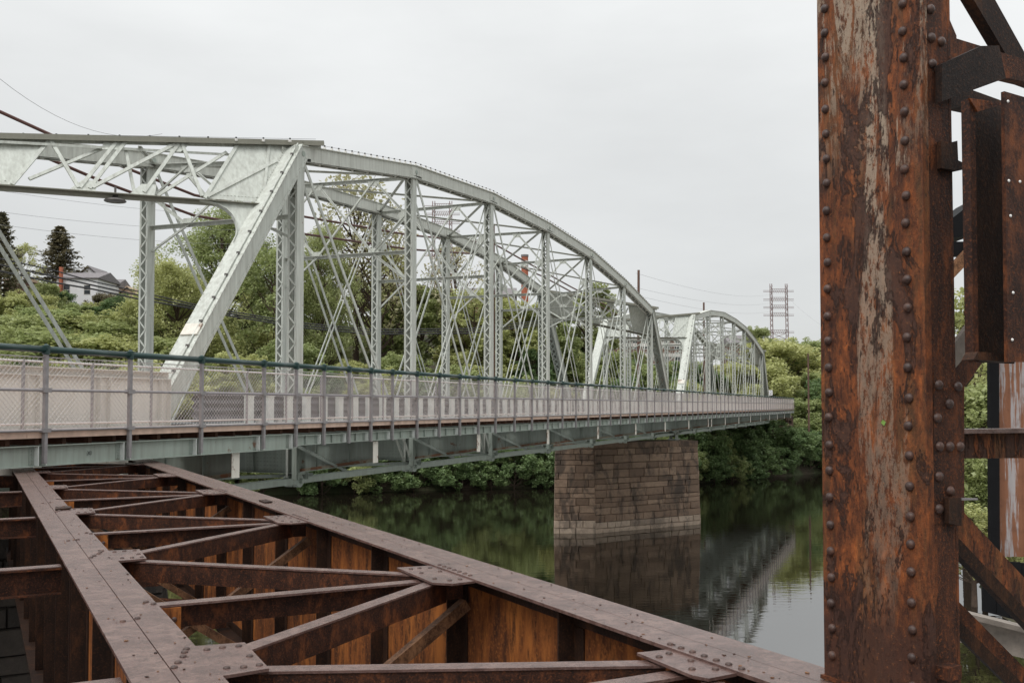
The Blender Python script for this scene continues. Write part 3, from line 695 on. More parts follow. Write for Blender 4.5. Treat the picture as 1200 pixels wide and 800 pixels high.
# ================================================================== STONE PIERS
def wall_blocks(root, a, b, z0, z1, course, length, mat, batter=0, out=None, depth=.5, low=None, lowmat=None, seed=1, ext=.5):
    ext_ = ext
    """ashlar blocks on the vertical face running from a to b (2-D points, W frame); every block an object"""
    rnd = random.Random(seed); a = Vector(a); b = Vector(b); L = (b - a).length; d = (b - a) / L; nrm = Vector((d.y, -d.x))
    if out and nrm.dot(Vector(out)) < 0: nrm = -nrm
    n = round((z1 - z0) / course); hs = [rnd.uniform(.72, 1.3) for _ in range(n)]; kk = (z1 - z0) / sum(hs); hs = [h * kk for h in hs]
    ang = math.atan2(d.y, d.x); cache = {}
    for i in range(n):
        z = z0 + sum(hs[:i]); ch = hs[i]; cache = {}; bt = batter * (1 - i / n); x = -bt * ext
        first = True
        L = (b - a).length + bt * ext
        while x < L - .01:
            w_ = length * rnd.choice((.5, .75, 1, 1.2, 1.6)) * (.6 if first and i % 2 else 1); first = False
            if x + w_ > L - length * .35: w_ = L - x
            key = (round(w_ / length * 5), rnd.randint(0, 2))
            if abs(x + w_ - L) < .01 or key not in cache:
                ww = w_; jx = lambda: rnd.uniform(-.02, .02); g = .007
                face = [(g, g), (ww - g, g), (ww - g, ch - g), (g, ch - g)]; bev = .028
                vs = [(px_, .0, pz_) for px_, pz_ in face] + [(px_ + (bev if px_ < ww / 2 else -bev), -.03 - rnd.uniform(0, .07), pz_ + (bev if pz_ < ch / 2 else -bev)) for px_, pz_ in face]
                vs += [(px_, depth * .3, pz_) for px_, pz_ in face]
                me = MB().add(vs, [(4, 5, 6, 7), (0, 1, 5, 4), (1, 2, 6, 5), (2, 3, 7, 6), (3, 0, 4, 7), (8, 9, 1, 0), (9, 10, 2, 1), (10, 11, 3, 2), (11, 8, 0, 3)]).mesh('stone', mat)
                if abs(x + w_ - L) >= .01: cache[key] = me
            else: me = cache[key]; w_ = me['w'] if 'w' in me else w_
            me['w'] = w_ if 'w' not in me else me['w']
            p = a + d * x + nrm * (bt + rnd.uniform(0, .06))
            o = link('stone', me, (p.x, p.y, z), root, (0, 0, ang))
            if low and z < low: o.material_slots[0].link = 'OBJECT'; o.material_slots[0].material = MATS[lowmat]
            if nrm.dot(Vector((d.y, -d.x))) < 0: o.scale = (1, -1, 1)
            x += w_
def pier(name, label, R0, L0, thick, z1, nose, mat='pier_stone'):
    """R0: right end, L0: left end of the long face towards the camera (W frame, eye relative)"""
    R0 = Vector(R0); L0 = Vector(L0); d = (R0 - L0).normalized(); back = Vector((-d.y, d.x))
    r = thing(name, label, 'bridge pier', (L0.x, L0.y, -EZ)); z0 = -EZ - 1.2
    L1 = L0 + back * thick + d * 0; R1 = R0 + back * thick; N0 = L0 - d * nose + back * (thick * .5)
    wall_blocks(r, L0, R0, z0 + .6, z1, .47, 1.45, mat, .22, (-back), seed=3, low=-EZ + .5, lowmat='washed_stone')
    wall_blocks(r, N0, L0, z0 + .6, z1, .47, .95, mat, .22, (-back - d), seed=5, low=-EZ + .5, lowmat='washed_stone')
    wall_blocks(r, R0 - d * .0, R1, z0 + .6, z1, .47, 1.2, mat, .22, d, seed=6, low=-EZ + .5, lowmat='washed_stone')
    s = .03; core = [N0 + d * s, L0 + (d + back) * s, R0 + (back - d) * s, R1 - (d + back) * s, L1 + (d - back) * s]
    def exp(k): c = (L0 + R1) / 2; return [q + (q - c).normalized() * k for q in core]
    lo, hi = exp(.2), exp(-.02); m = MB()
    m.add([(q.x, q.y, z0) for q in lo] + [(q.x, q.y, z1) for q in hi], [tuple(range(5)), tuple(range(5, 10))[::-1]] + [(i, (i + 1) % 5, 5 + (i + 1) % 5, 5 + i) for i in range(5)])
    m.build('core', 'mortar', r)
    cap = exp(.14); n_ = 6
    m = MB().prism([(q.x, q.y, z1 + .005) for q in cap], (0, 0, .42)); m.build('cap_stone', mat, r)
    return r
# main pier in the river: face between measured corners, left end has a cutwater nose
pier('stone_pier', 'brown ashlar stone pier standing in the river under the bridge', (14.45, 78.0), (5.95, 72.5), 3.0, -2.92 - .23, 2.4)
q0 = Vector((-9.25, 22.9)); dd = Vector((.86, .51)).normalized()
pier('stone_pier', 'dark stone pier under the near end of the truss, behind the rusty girders', tuple(q0 + dd * 1.2), tuple(q0 - dd * 14), 2.6, -3.35, 1.5, 'dark_stone')

# far abutment
ab = thing('stone_abutment', 'dark brown stone abutment under the far end of the bridge', 'abutment', (26, 127, -EZ))
A_ = Vector((25.5, 129.3)); B2 = Vector((38.6, 137.2))
wall_blocks(ab, A_, B2, -EZ + 1.0, -2.6, .55, 1.3, 'ashlar_stone', .2, (1, -1), seed=9)
wall_blocks(ab, B2, B2 + Vector((1, 7)), -EZ + 1.0, -1.4, .55, 1.3, 'ashlar_stone', .2, (1, 0), seed=10)
dn_ = (B2 - A_).normalized(); bk = Vector((-dn_.y, dn_.x))
MB().prism([(p.x, p.y, -EZ - 1) for p in (A_ + bk * .1, B2 + bk * .1 - dn_ * .1, B2 + bk * 6, A_ + bk * 6)], (0, 0, EZ - 1.7)).build('core', 'mortar', ab)
MB().prism([(p.x, p.y, -1.05) for p in (A_ + bk * 1.5, B2 + bk * 1.5, B2 + bk * 40, A_ + bk * 40)], (0, 0, .5)).build('back_fill', 'asphalt', ab)

# ================================================================== RUSTY GIRDER BRIDGE
HG = -1.15; G1 = (.587, .945); G2 = (2.927, 3.309); BOT = -3.05
s0, s1 = -1.6, 24.2
rv = rivet_mesh('rivet', .017, .011, 'rust_rivet')
def rivets(root, pts, rot=(0, 0, 0)):
    for p in pts: link('rivet', rv, p, root, rot)
gd = {}
def plate_g(key, label, n0, n1):
    r = thing('rusty_plate_girder', label, 'girder', ((n0 + n1) / 2, 0, BOT), 'R', 'rusty plate girders of the old bridge')
    gd[key] = r; c = (n0 + n1) / 2
    MB().box(c - .007, c + .007, s0, s1, BOT + .02, HG - .02).build('web', 'rust_web', r)
    g = .003
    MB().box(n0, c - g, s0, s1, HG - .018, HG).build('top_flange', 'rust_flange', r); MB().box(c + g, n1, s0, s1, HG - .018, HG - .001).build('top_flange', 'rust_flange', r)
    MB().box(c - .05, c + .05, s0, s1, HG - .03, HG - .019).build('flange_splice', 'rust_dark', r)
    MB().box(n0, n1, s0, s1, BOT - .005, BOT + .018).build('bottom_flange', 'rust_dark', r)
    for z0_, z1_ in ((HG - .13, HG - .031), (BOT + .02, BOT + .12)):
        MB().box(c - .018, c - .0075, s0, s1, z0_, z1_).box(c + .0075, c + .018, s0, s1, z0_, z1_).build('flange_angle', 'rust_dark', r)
    s = s0 + .4; k = 0
    while s < s1:
        st = 'rust_web' if k % 2 == 0 else 'rust_dark'
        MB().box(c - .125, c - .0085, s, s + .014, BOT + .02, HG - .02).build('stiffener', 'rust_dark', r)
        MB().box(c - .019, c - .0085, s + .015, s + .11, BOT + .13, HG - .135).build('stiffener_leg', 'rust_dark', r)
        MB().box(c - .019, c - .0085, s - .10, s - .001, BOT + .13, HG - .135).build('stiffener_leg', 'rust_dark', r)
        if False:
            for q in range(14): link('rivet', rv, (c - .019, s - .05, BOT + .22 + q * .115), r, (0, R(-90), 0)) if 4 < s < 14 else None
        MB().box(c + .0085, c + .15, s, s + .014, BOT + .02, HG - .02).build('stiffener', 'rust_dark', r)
        k += 1; s += 1.55
    return r
g1 = plate_g('L', 'rusty riveted plate girder running to upper left, second from the right', *G1)
g2 = plate_g('R', 'rusty riveted plate girder along the right edge above the river', *G2)
g0 = plate_g('X', 'rusty plate girder mostly hidden at the left edge and lower left', G1[0] - 2.34, G1[1] - 2.34)
# rivets on flange tops
def rr(c, s, offs): return [(c + a, s + b, HG) for a, b in offs]
Ls = [4.70, 8.30, 12.0, 15.7, 19.4, 23.1]; Rs = [3.65, 6.37, 10.15, 13.85, 17.55, 21.25]
for i, s in enumerate(Ls):
    pts = [(G1[1] - .05, s + .22), (G1[1] - .07, s + .16), (G1[1] - .09, s + .08), (G1[1] - .13, s - .02), (G1[1] - .16, s - .1), (G1[0] + .12, s + 1.0), (G1[0] + .2, s + 1.05), (G1[1] - .05, s + 1.5), (G1[1] - .02, s + 1.42)] if i < 3 else [(G1[1] - .05, s)]
    rivets(g1, [(a, b, HG) for a, b in pts])
for i, s in enumerate(Rs):
    pts = [(G2[0] + .04, s + k * .085 - .25) for k in range(7)] if i < 4 else [(G2[0] + .04, s)]
    rivets(g2, [(a, b, HG) for a, b in pts])

# lateral bracing between the girders: struts and diagonals, things of the old bridge framework
fb = thing('rusty_bracing', 'rusty zigzag cross bracing with gusset plates between the two right girders', 'bracing', (1.9, 5, HG), 'R')
def member(a, b, mat_top='rust_flange', mat='rust_bar', w=.10, h=.14, z=None, root=None, nm='brace'):
    z = HG - .045 if z is None else z; root = root or fb
    a = Vector((a[0], a[1], z)); b = Vector((b[0], b[1], z))
    o = MB().bar(a, b, .014, h, off=(.035, -h / 2)).build(nm, mat, root)
    MB().bar(a, b, w, .012, off=(0, .007)).build('top_leg', mat_top, o)
def gusset(poly, z=HG - .024, root=None, riv=()):
    root = root or fb
    MB().prism([(a, b, z) for a, b in poly], (0, 0, .014)).build('gusset_plate', 'rust_flange', root)
    rivets(root, [(a, b, z + .014) for a, b in riv])
for i, s in enumerate(Ls):
    e = G1[1]
    gusset([(e - .005, s - .30), (e + .215, s - .27), (e + .235, s + .27), (e - .005, s + .31)], riv=[(e + .04, s + .20), (e + .115, s + .21), (e + .19, s + .20), (e + .05, s - .18), (e + .12, s - .20), (e + .19, s - .20), (e + .19, s - .02)] if i < 5 else ())
    if i == 0: member((e - .25, .9), (G2[0] - .12, Rs[0] - .25))
    member((e + .08, s - .12), (G2[0] - .12, Rs[i] + .10)); 
    if i + 1 < len(Rs): member((e + .08, s + .12), (G2[0] - .12, Rs[i + 1] - .12))
    # left bay strut
    o = MB().ibeam((G1[0] - .0, s + .02, HG - .17), (G1[1] - 2.34, s + .02, HG - .17), .13, .2, .012).build('cross_strut', 'rust_bar', fb)
    MB().box(G1[1] - 2.34, G1[0] - .002, s - .045, s + .085, HG - .068, HG - .06).build('top_leg', 'rust_flange', o)
for i, s in enumerate(Rs):
    e = G2[0]
    gusset([(e + .005, s - .26), (e - .16, s - .27), (e - .19, s - .2), (e - .17, s + .24), (e + .005, s + .22)], riv=[(e - .04, s - .17), (e - .04, s + .0), (e - .13, s - .12), (e - .13, s + .12), (e - .05, s + .15)]) if i == 0 else gusset([(e + .005, s - .40), (e - .17, s - .42), (e - .27, s - .32), (e - .25, s + .36), (e + .005, s + .33)], riv=[(e - .06, s - .3), (e - .14, s - .31), (e - .2, s - .2), (e - .05, s + .05), (e - .19, s + .05), (e - .05, s + .22), (e - .12, s + .25), (e - .19, s + .24)] if i < 5 else ())
    c1 = G1[1]
    # crossframe: top strut with bracket, crossed diagonals, bottom strut
    o = MB().bar((c1 - .1, s - .04, HG - .05), (e + .1, s - .04, HG - .05), .11, .014).build('cross_strut', 'rust_flange', fb)
    MB().bar((c1 - .1, s, HG - .13), (e + .1, s, HG - .13), .014, .14).build('leg_plate', 'rust_bar', o)
    MB().box(c1 - .08, c1 + .16, s - .11, s - .098, HG - .42, HG - .06).build('bracket_plate', 'rust_web', fb)
    rivets(fb, [(c1 + .04, s - .11, HG - .16), (c1 + .12, s - .11, HG - .13)], (R(90), 0, 0))
    MB().angle((c1 - .1, s + .02, HG - .25), (e + .1, s + .02, BOT + .15), .08, .08).build('cross_diagonal', 'rust_bar_orange', fb)
    MB().angle((c1 - .1, s + .05, BOT + .15), (e + .15, s + .05, HG - .25), .08, .08).build('cross_diagonal', 'rust_bar_orange', fb)
    MB().angle((c1 - .1, s, BOT + .1), (e + .1, s, BOT + .1), .1, .1).build('bottom_strut', 'rust_bar', fb)
    MB().angle((c1 - .1, s, BOT + .05), (e + .1, s + 1.85, BOT + .05), .1, .08).build('bottom_brace', 'rust_bar', fb)
    MB().angle((c1 - .1, s + 3.7, BOT + .05), (e + .1, s + 1.85, BOT + .05), .1, .08).build('bottom_brace', 'rust_bar', fb)

# flakes of scale and litter lying on the flanges, loose plates
rnd = random.Random(31)
for gg, (n0, n1), mm in ((g1, G1, 'rust_dark'), (g2, G2, 'rust_dark'), (g1, G1, 'rust_bar_orange'), (g2, G2, 'rust_bar_orange')):
    fl = MB()
    for _ in range(80):
        s = 2.2 + 18 * rnd.random() ** 1.6; n_ = rnd.uniform(n0 + .01, n1 - .01); q = rnd.uniform(.003, .010); k = rnd.randint(3, 6); a0 = rnd.uniform(0, 6)
        fl.prism([(n_ + q * rnd.uniform(.5, 1.3) * math.cos(a0 + 2 * math.pi * i / k), s + q * rnd.uniform(.5, 1.8) * math.sin(a0 + 2 * math.pi * i / k), HG + .0005) for i in range(k)], (0, 0, rnd.uniform(.001, .004)))
    fl.build('rust_flakes', mm, gg, kind='stuff')
for gg, px, py, w_, l_ in ((g1, 73, 596, .16, .30), (g2, 311, 588, .10, .34)):
    q = on_plane('R', 2, HG, px, py); o = MB().prism([(q.x - w_ / 2, q.y - l_ / 2, HG + .002), (q.x + w_ / 2, q.y - l_ * .4, HG + .006), (q.x + w_ / 2, q.y + l_ / 2, HG + .004), (q.x - w_ * .4, q.y + l_ * .45, HG + .002)], (0, 0, .014)).build('loose_plate', 'rust_dark', gg)
    rivets(gg, [(q.x - .03, q.y - .08, HG + .018), (q.x + .02, q.y + .09, HG + .018)])
# ================================================================== RUSTY COLUMN
SF, SB = 3.115, 2.585; NF = 3.17; DEPTH = .155
col = thing('rusty_column', 'thick rusty riveted steel column with flaking paint at right', 'column', (NF, SB, HG), 'R')
ztop = 2.6; CW = SF - SB
mb = MB(); mb.box(NF, NF + .016, SB + .004, SF, HG + .0, ztop); mb.build('front_plate', 'rust_column', col)
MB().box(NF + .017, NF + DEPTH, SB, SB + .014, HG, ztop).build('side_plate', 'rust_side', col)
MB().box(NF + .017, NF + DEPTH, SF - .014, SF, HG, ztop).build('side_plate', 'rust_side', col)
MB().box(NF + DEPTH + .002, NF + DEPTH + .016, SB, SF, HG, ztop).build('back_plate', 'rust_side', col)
MB().box(NF - .004, NF + .03, SB - .006, SB + .003, HG, ztop).build('corner_angle', 'rust_column', col)
# base shoe
MB().box(NF - .012, NF + .20, SB - .04, SF + .012, HG + .002, HG + .018).build('base_plate', 'rust_side', col)
rvc = rivet_mesh('rivet', .0195, .016, 'rust_rivet', 14)
rnd = random.Random(4)
for s, y0_, pitch, xx in ((SF - .045, 9, .1105, 970), (SB + .078, 4, .1105, 1060)):
    z = on_plane('R', 0, NF, xx, y0_).z
    while z > HG + .04:
        link('rivet', rvc, (NF, s + rnd.uniform(-.003, .003), z), col, (0, R(-90), 0), (1, 1, 1)); z -= pitch * rnd.uniform(.93, 1.07)
side_riv = [(1099.5, 451), (1098, 489.5), (1100.6, 523), (1100, 558), (1113, 575), (1100, 596), (1090, 11), (1091, 44.5), (1102.5, 49), (1092, 75), (1112, 473), (1112.6, 523)]
for px, py in side_riv:
    q = on_plane('R', 1, SB - .001, px, py); link('rivet', rvc, q, col, (R(90), 0, 0))
def slab(name, pix, s, th, mat, root, k='R', ax=1, label=None):
    e = [0, 0, 0]; e[ax] = th
    return MB().prism([on_plane(k, ax, s, *p) for p in pix], e).build(name, mat, root, label)
slab('gusset_plate', [(1094, 436), (1122, 436), (1130, 448), (1130, 606), (1120, 614), (1094, 614)], SB - .002, .012, 'rust_side', col)
slab('gusset_plate', [(1094, 8), (1109, 14), (1121, 42), (1121, 62), (1094, 72)], SB + .16, .012, 'rust_side', col)
for px, py in ((1122, 453), (1124.6, 523), (1099.5, 451), (1112, 473), (1098, 489.5), (1100.6, 523), (1112.6, 523), (1113, 575), (1100, 596), (1100, 558)):
    q = on_plane('R', 1, SB - .003, px, py); link('rivet', rvc, q, col, (R(90), 0, 0))
slab('clip_angle', [(1112, 583), (1127, 583), (1127, 616), (1112, 613)], SB - .03, .02, 'rust_dark', col)
slab('clip_pin', [(1126, 583), (1146, 583.5), (1146, 585.5), (1126, 586)], SB - .03, .01, 'galvanised', col)
slab('clip_angle', [(1111, 783), (1127, 779), (1127, 795), (1111, 798)], SB - .06, .058, 'rust_side', col)
slab('bracket', [(1103, 165), (1110, 168), (1122, 165), (1123, 188), (1141, 196), (1123, 200), (1103, 197)], SB - .02, .05, 'rust_dark', col)
slab('stub_beam', [(1104, 75), (1150, 54), (1171, 53.5), (1179, 92), (1167, 96), (1104, 119)], SB - .045, .03, 'black_scale', col, label='black cut off beam stub pointing right')
# peeled paint chip / leaf
q = on_plane('R', 0, NF - .004, 1035, 495); 
MB().add([q + Vector((0, .012, 0)), q + Vector((-.002, 0, .012)), q + Vector((0, -.013, .003)), q + Vector((0, -.004, -.013))], [(0, 1, 2, 3)]).build('leaf_scrap', 'leaf_scrap', col)

# framing behind the column
fr = thing('rusty_side_framing', 'rusty braces and beams running right from the column to the frame edge', 'framing', on_plane('R', 1, SB + .1, 1125, 520), 'R')
slab('beam_web', [(1118, 508), (1290, 506), (1290, 536), (1118, 537)], SB + .06, .012, 'rust_column', fr)
slab('beam_flange', [(1118, 503), (1290, 501), (1290, 506), (1118, 508)], SB - .0, .10, 'rust_flange', fr)
slab('upper_beam', [(1100, 40), (1120, 45), (1260, 88), (1260, 118), (1200, 96), (1100, 72)], SB + .35, .05, 'rust_side', fr)
slab('upper_beam', [(1104, 112), (1135, 104), (1182, 121), (1182, 132), (1135, 122), (1104, 129)], SB + .15, .1, 'rust_dark', fr)
slab('top_diagonal', [(1128, -22), (1154, -22), (1212, 82), (1186, 76)], SB + .45, .06, 'rust_dark', fr)
slab('knee_brace', [(1112, 430), (1140, 383), (1152, 392), (1152, 424), (1128, 456), (1112, 470)], SB + .18, .02, 'rust_side', fr)
slab('knee_brace_top', [(1112, 412), (1141, 372), (1141, 406), (1112, 440)], SB + .14, .02, 'weathered_timber', fr)
def box_brace(p, q, w, s, th, m1, m2):
    a = on_plane('R', 1, s, *p); b = on_plane('R', 1, s, *q)
    d = (b - a).normalized(); up = Vector((-d.z, 0, d.x)); up = up if up.z > 0 else -up
    o = MB().prism([a + up * w / 2, b + up * w / 2, b - up * w / 2, a - up * w / 2], (0, th, 0)).build('diagonal_brace', m1, fr)
    MB().prism([a - up * w / 2 + Vector((0, -.004, 0)), b - up * w / 2 + Vector((0, -.004, 0)), b - up * (w * .5 + .05), a - up * (w * .5 + .05)], (0, th * .4, 0)).build('lower_leg', m2, o)
box_brace((1112, 600), (1290, 790), .10, SB + .03, .09, 'rust_column', 'rust_dark')
box_brace((1108, 700), (1290, 882), .060, SB + .10, .05, 'rust_side', 'rust_dark')
# hanging channel
hc = thing('hanging_channel', 'dark brown steel channel hanging at the right edge, pale rivets on its face', 'channel', on_plane('R', 1, SB - .25, 1180, 424), 'R')
slab('channel_web', [(1142, 119), (1187, 124), (1189, 426), (1146, 424)], SB - .18, .012, 'rust_dark', hc)
slab('channel_flange', [(1136, 115), (1143, 130), (1147, 424), (1141, 421)], SB - .22, .035, 'rust_bar', hc)
slab('channel_face', [(1177, 107), (1262, 132), (1262, 424), (1181, 424)], SB - .30, .014, 'rust_bar', hc)
slab('corner_gusset', [(1136, 115), (1180, 121), (1146, 131)], SB - .23, .008, 'rust_side', hc)
slab('channel_end', [(1141, 421), (1184, 424), (1184, 414), (1146, 412)], SB - .24, .05, 'rust_dark', hc)
for px, py in ((1181, 119), (1182, 212), (1195, 213), (1184, 253), (1187, 343), (1186, 398)):
    link('rivet', rivet_mesh('rivet', .006, .005, 'bulb_glass', 8), on_plane('R', 1, SB - .301, px, py), hc, (R(90), 0, 0))
# shed behind, right edge
sh = thing('corrugated_shed', 'rust streaked corrugated iron shed with black trim behind the column', 'shed', at_depth(1180, 720, 8.6))
mb = MB(); n = 60; x0 = at_depth(1168, 500, 8.6).x; za = at_depth(1180, 300, 8.6).z; zb = at_depth(1180, 652, 8.6).z
mb.v = [(x0 + 1.6 * i / n, 8.6 + .012 * math.sin(i * .5 * math.pi), z) for i in range(n + 1) for z in (zb, za)]
mb.f = [(2 * i, 2 * i + 2, 2 * i + 3, 2 * i + 1) for i in range(n)]
mb.build('corrugated_wall', 'corrugated_iron', sh, smooth=True)
def wslab(name, pix, Y, th, mat, root, label=None): return MB().prism([at_depth(px, py, Y) for px, py in pix], (0, th, 0)).build(name, mat, root, label)
wslab('corner_trim', [(1159, 240), (1170, 240), (1172, 670), (1161, 668)], 8.5, .05, 'black_trim', sh)
for k in range(8):
    wslab('skirt_board', [(1153 + k * 15, 655 + k * 1.5), (1167.5 + k * 15, 656 + k * 1.5), (1167.5 + k * 15, 720 + k * 4), (1153 + k * 15, 716 + k * 4)], 8.42 - .004 * (k % 2), .04, 'black_trim', sh)
wslab('roof_edge', [(1108, 262), (1145, 233), (1300, 150), (1300, 190), (1145, 274), (1108, 280)], 8.3, .4, 'black_trim', sh)
wslab('rafter', [(1108, 283), (1300, 283), (1300, 302), (1108, 299)], 8.2, .1, 'black_trim', sh)
wslab('roof_brace', [(1108, 336), (1108, 318), (1150, 275), (1150, 292)], 8.1, .08, 'rust_bar_orange', sh)
gt = thing('timber_rail', 'grey weathered horizontal timber rail at lower right below the shed', 'rail', at_depth(1150, 745, 9.5))
wslab('beam', [(1100, 716), (1300, 766), (1300, 796), (1100, 746)], 9.5, .12, 'weathered_timber', gt)
wslab('top_board', [(1100, 710), (1300, 760), (1300, 766), (1100, 716)], 9.4, .3, 'weathered_timber', gt)

# ================================================================== CABLES, POLES
def pole(label, t, D, top, lean=0, arms=1, low=-1.6, r_=.16):
    r = thing('utility_pole', label, 'utility pole', (t, D, low), 'B', 'poles beside the bridge')
    MB().tube((t + lean, D, low), (t, D, top), r_, 10, r_ * .75).build('shaft', 'pole_timber', r)
    if arms:
        MB().bar((t, D - .9, top - .9), (t, D + .9, top - .9), .09, .11).build('crossarm', 'pole_timber', r)
        for k in (-.8, -.3, .3, .8): MB().tube((t, D + k, top - .84), (t, D + k, top - .68), .05, 6).build('insulator', 'galvanised', r)
pole('tall brown utility pole behind the middle of the nearest truss', 57.6, 24, 11.4, 0, 0)
pole('brown utility pole rising above the right end of the nearest truss', 94.6, 24, 13.2, -.4, 0)
pole('brown utility pole rising above the top of the second truss', 128.5, 24, 13.3, 0, 0)
_p = FR['B'].transposed() @ at_depth(947, 414, 136)
pole('thin dark utility pole in front of the trees at right near the column', _p.x, _p.y, _p.z, 0, 0, -7.5, .14)
def cable(name, label, pts, r_, mat, cat='cable', group=None):
    o = MB().path(pts, r_, 6).build(name, mat, smooth=True)
    o.data.transform(Matrix.Translation((0, 0, 0))); return tag(o, label, cat, group)
def sag(a, b, s, n=14): a = Vector(a); b = Vector(b); return [a.lerp(b, i / n) - Vector((0, 0, 4 * s * (i / n) * (1 - i / n))) for i in range(n + 1)]
def bw(p): return FR['B'] @ Vector(p)
for dz, lab in ((0, 'upper of the two thick brown cables sagging behind the arched truss'), (-.75, 'lower of the two thick brown cables sagging behind the arched truss')):
    prof = [(8, 9.6), (15, 8.75), (20.9, 8.4), (25, 7.95), (29.3, 7.66), (36, 8.1), (46.2, 8.9), (57.6, 10.2), (67, 9.6), (73.4, 9.2), (85, 8.6), (94.6, 8.3)]
    cable('cable', lab, [bw((t, 24, z + dz * (1 if t < 60 else .5))) for t, z in prof], .055, 'brown_cable')
cp = [(-60, 296, 42), (0, 311, 45), (60, 324, 48), (110, 335, 50), (165, 347, 53), (220, 358, 56), (265, 367, 58), (350, 381, 62), (435, 389, 67), (550, 388, 73), (640, 378, 80), (700, 366, 90)]
for k, lab in enumerate(('top black cable of the bundle crossing in front of the left trees', 'middle black cable of the bundle crossing in front of the left trees', 'lowest black cable of the bundle crossing in front of the left trees')):
    cable('cable', lab, [at_depth(x, y + (-5 + k * 4.5) * (1.6 if x < 100 else 1) * (1 if x < 200 else .6), Y) for x, y, Y in cp], .045 if k else .035, 'black_cable')
for (a, b, s, Y1, Y2, lab) in (((-20, 76), (190, 157), .6, 22, 27, 'single thin wire crossing the sky at upper left'), ((-10, 222), (340, 252), .5, 60, 90, 'highest faint wire over the houses at left'), ((-10, 247), (340, 268), .5, 60, 90, 'middle faint wire over the houses at left'), ((-10, 262), (340, 285), .5, 60, 90, 'lowest faint wire over the houses at left'),
        ((745, 320), (907, 344), 1.4, 97, 262, 'upper faint wire from the pole to the far pylon'), ((745, 337), (907, 354), 1.2, 97, 262, 'middle faint wire from the pole to the far pylon'), ((745, 346), (907, 364), 1.2, 97, 262, 'lower faint wire from the pole to the far pylon'), ((920, 345), (1000, 400), 1.5, 262, 240, 'faint wire running right from the far pylon')):
    cable('wire', lab, sag(at_depth(*a, Y1), at_depth(*b, Y2), s), .005 if Y1 < 40 else (.010 if Y2 < 100 else .012), 'thin_wire', 'wire')

# sign at the far end of the second truss
sp = at_depth(902, 460, 136)
sg_ = thing('road_sign', 'small white sign with black figures at the far end of the second truss', 'sign', sp + Vector((0, 0, -1.5)))
BASE[sg_] = tuple(sp + Vector((0, 0, -1.5)))
MB().box(sp.x - .38, sp.x + .38, sp.y - .01, sp.y + .01, sp.z - .35, sp.z + .35).build('panel', 'sign_white', sg_)
MB().tube((sp.x, sp.y + .04, sp.z - 1.5), (sp.x, sp.y + .04, sp.z + .3), .035).build('post', 'galvanised', sg_)
text('32', .62, 'figures', 'sign_black', sg_, (sp.x - .33, sp.y - .014, sp.z - .2), (R(90), 0, 0))

# ================================================================== PYLONS
def pylon(label, px0, px1, ytop, ybase, Y, levels, arms=True, group='lattice pylons on the skyline'):
    a = at_depth(px0, ybase, Y); b = at_depth(px1, ybase, Y); zt = at_depth(px0, ytop, Y).z; z0 = ground((a.x + b.x) / 2, Y) - EZ - .5
    z0 = min(z0, a.z); r = thing('lattice_pylon', label, 'pylon', ((a.x + b.x) / 2, Y, z0), 'W', group)
    L, Rr = a.x, b.x; sx = .8
    for x in (L, Rr):
        for e in (-1, 1):
            MB().bar((x + e * sx * .5, Y - 1, z0), (x + e * sx * .3, Y, zt + .8), .17, .17).build('leg', 'tower_steel', r)
        m = MB(); zz = z0; k = 0
        while zz < zt - 1: m.bar((x - sx * .4, Y - .5, zz), (x + sx * .4, Y - .5, zz + 1.3), .1, .1); m.bar((x + sx * .4, Y - .5, zz), (x - sx * .4, Y - .5, zz + 1.3), .1, .1); zz += 1.4
        m.build('bracing', 'tower_steel', r, kind='stuff')
    for z in levels:
        z = at_depth(px0, z, Y).z
        for dz in (0, .9): MB().bar((L - 2.0, Y, z + dz * .4), (Rr + 2.0, Y, z + dz * .4), .12, .10).build('crossarm', 'tower_steel', r)
        m = MB()
        for k in range(8):
            x = L + (Rr - L) * k / 8; m.bar((x, Y, z - .3), (x + (Rr - L) / 8, Y, z + .8), .08, .08)
        m.bar((L, Y, z + .8), (Rr, Y, z + .8), .12, .1); m.build('arm_lattice', 'tower_steel', r, kind='stuff')
    zl = at_depth(px0, levels[-1], Y).z; n = 3
    for k in range(n):
        za, zb = zl - (zl - a.z) * k / n, zl - (zl - a.z) * (k + 1) / n
        MB().bar((L, Y, za), (Rr, Y, zb), .13, .13).build('diagonal', 'tower_steel', r); MB().bar((Rr, Y, za), (L, Y, zb), .13, .13).build('diagonal', 'tower_steel', r)
        MB().bar((L, Y, zb), (Rr, Y, zb), .13, .13).build('crossbar', 'tower_steel', r)
pylon('lattice pylon with four crossarm levels on the hill at right', 904, 922, 336, 412, 262, [342, 352, 361, 370, 390])
pylon('hazy lattice pylon seen through the nearest truss', 508, 528, 240, 345, 215, [243, 252, 262, 272, 300])

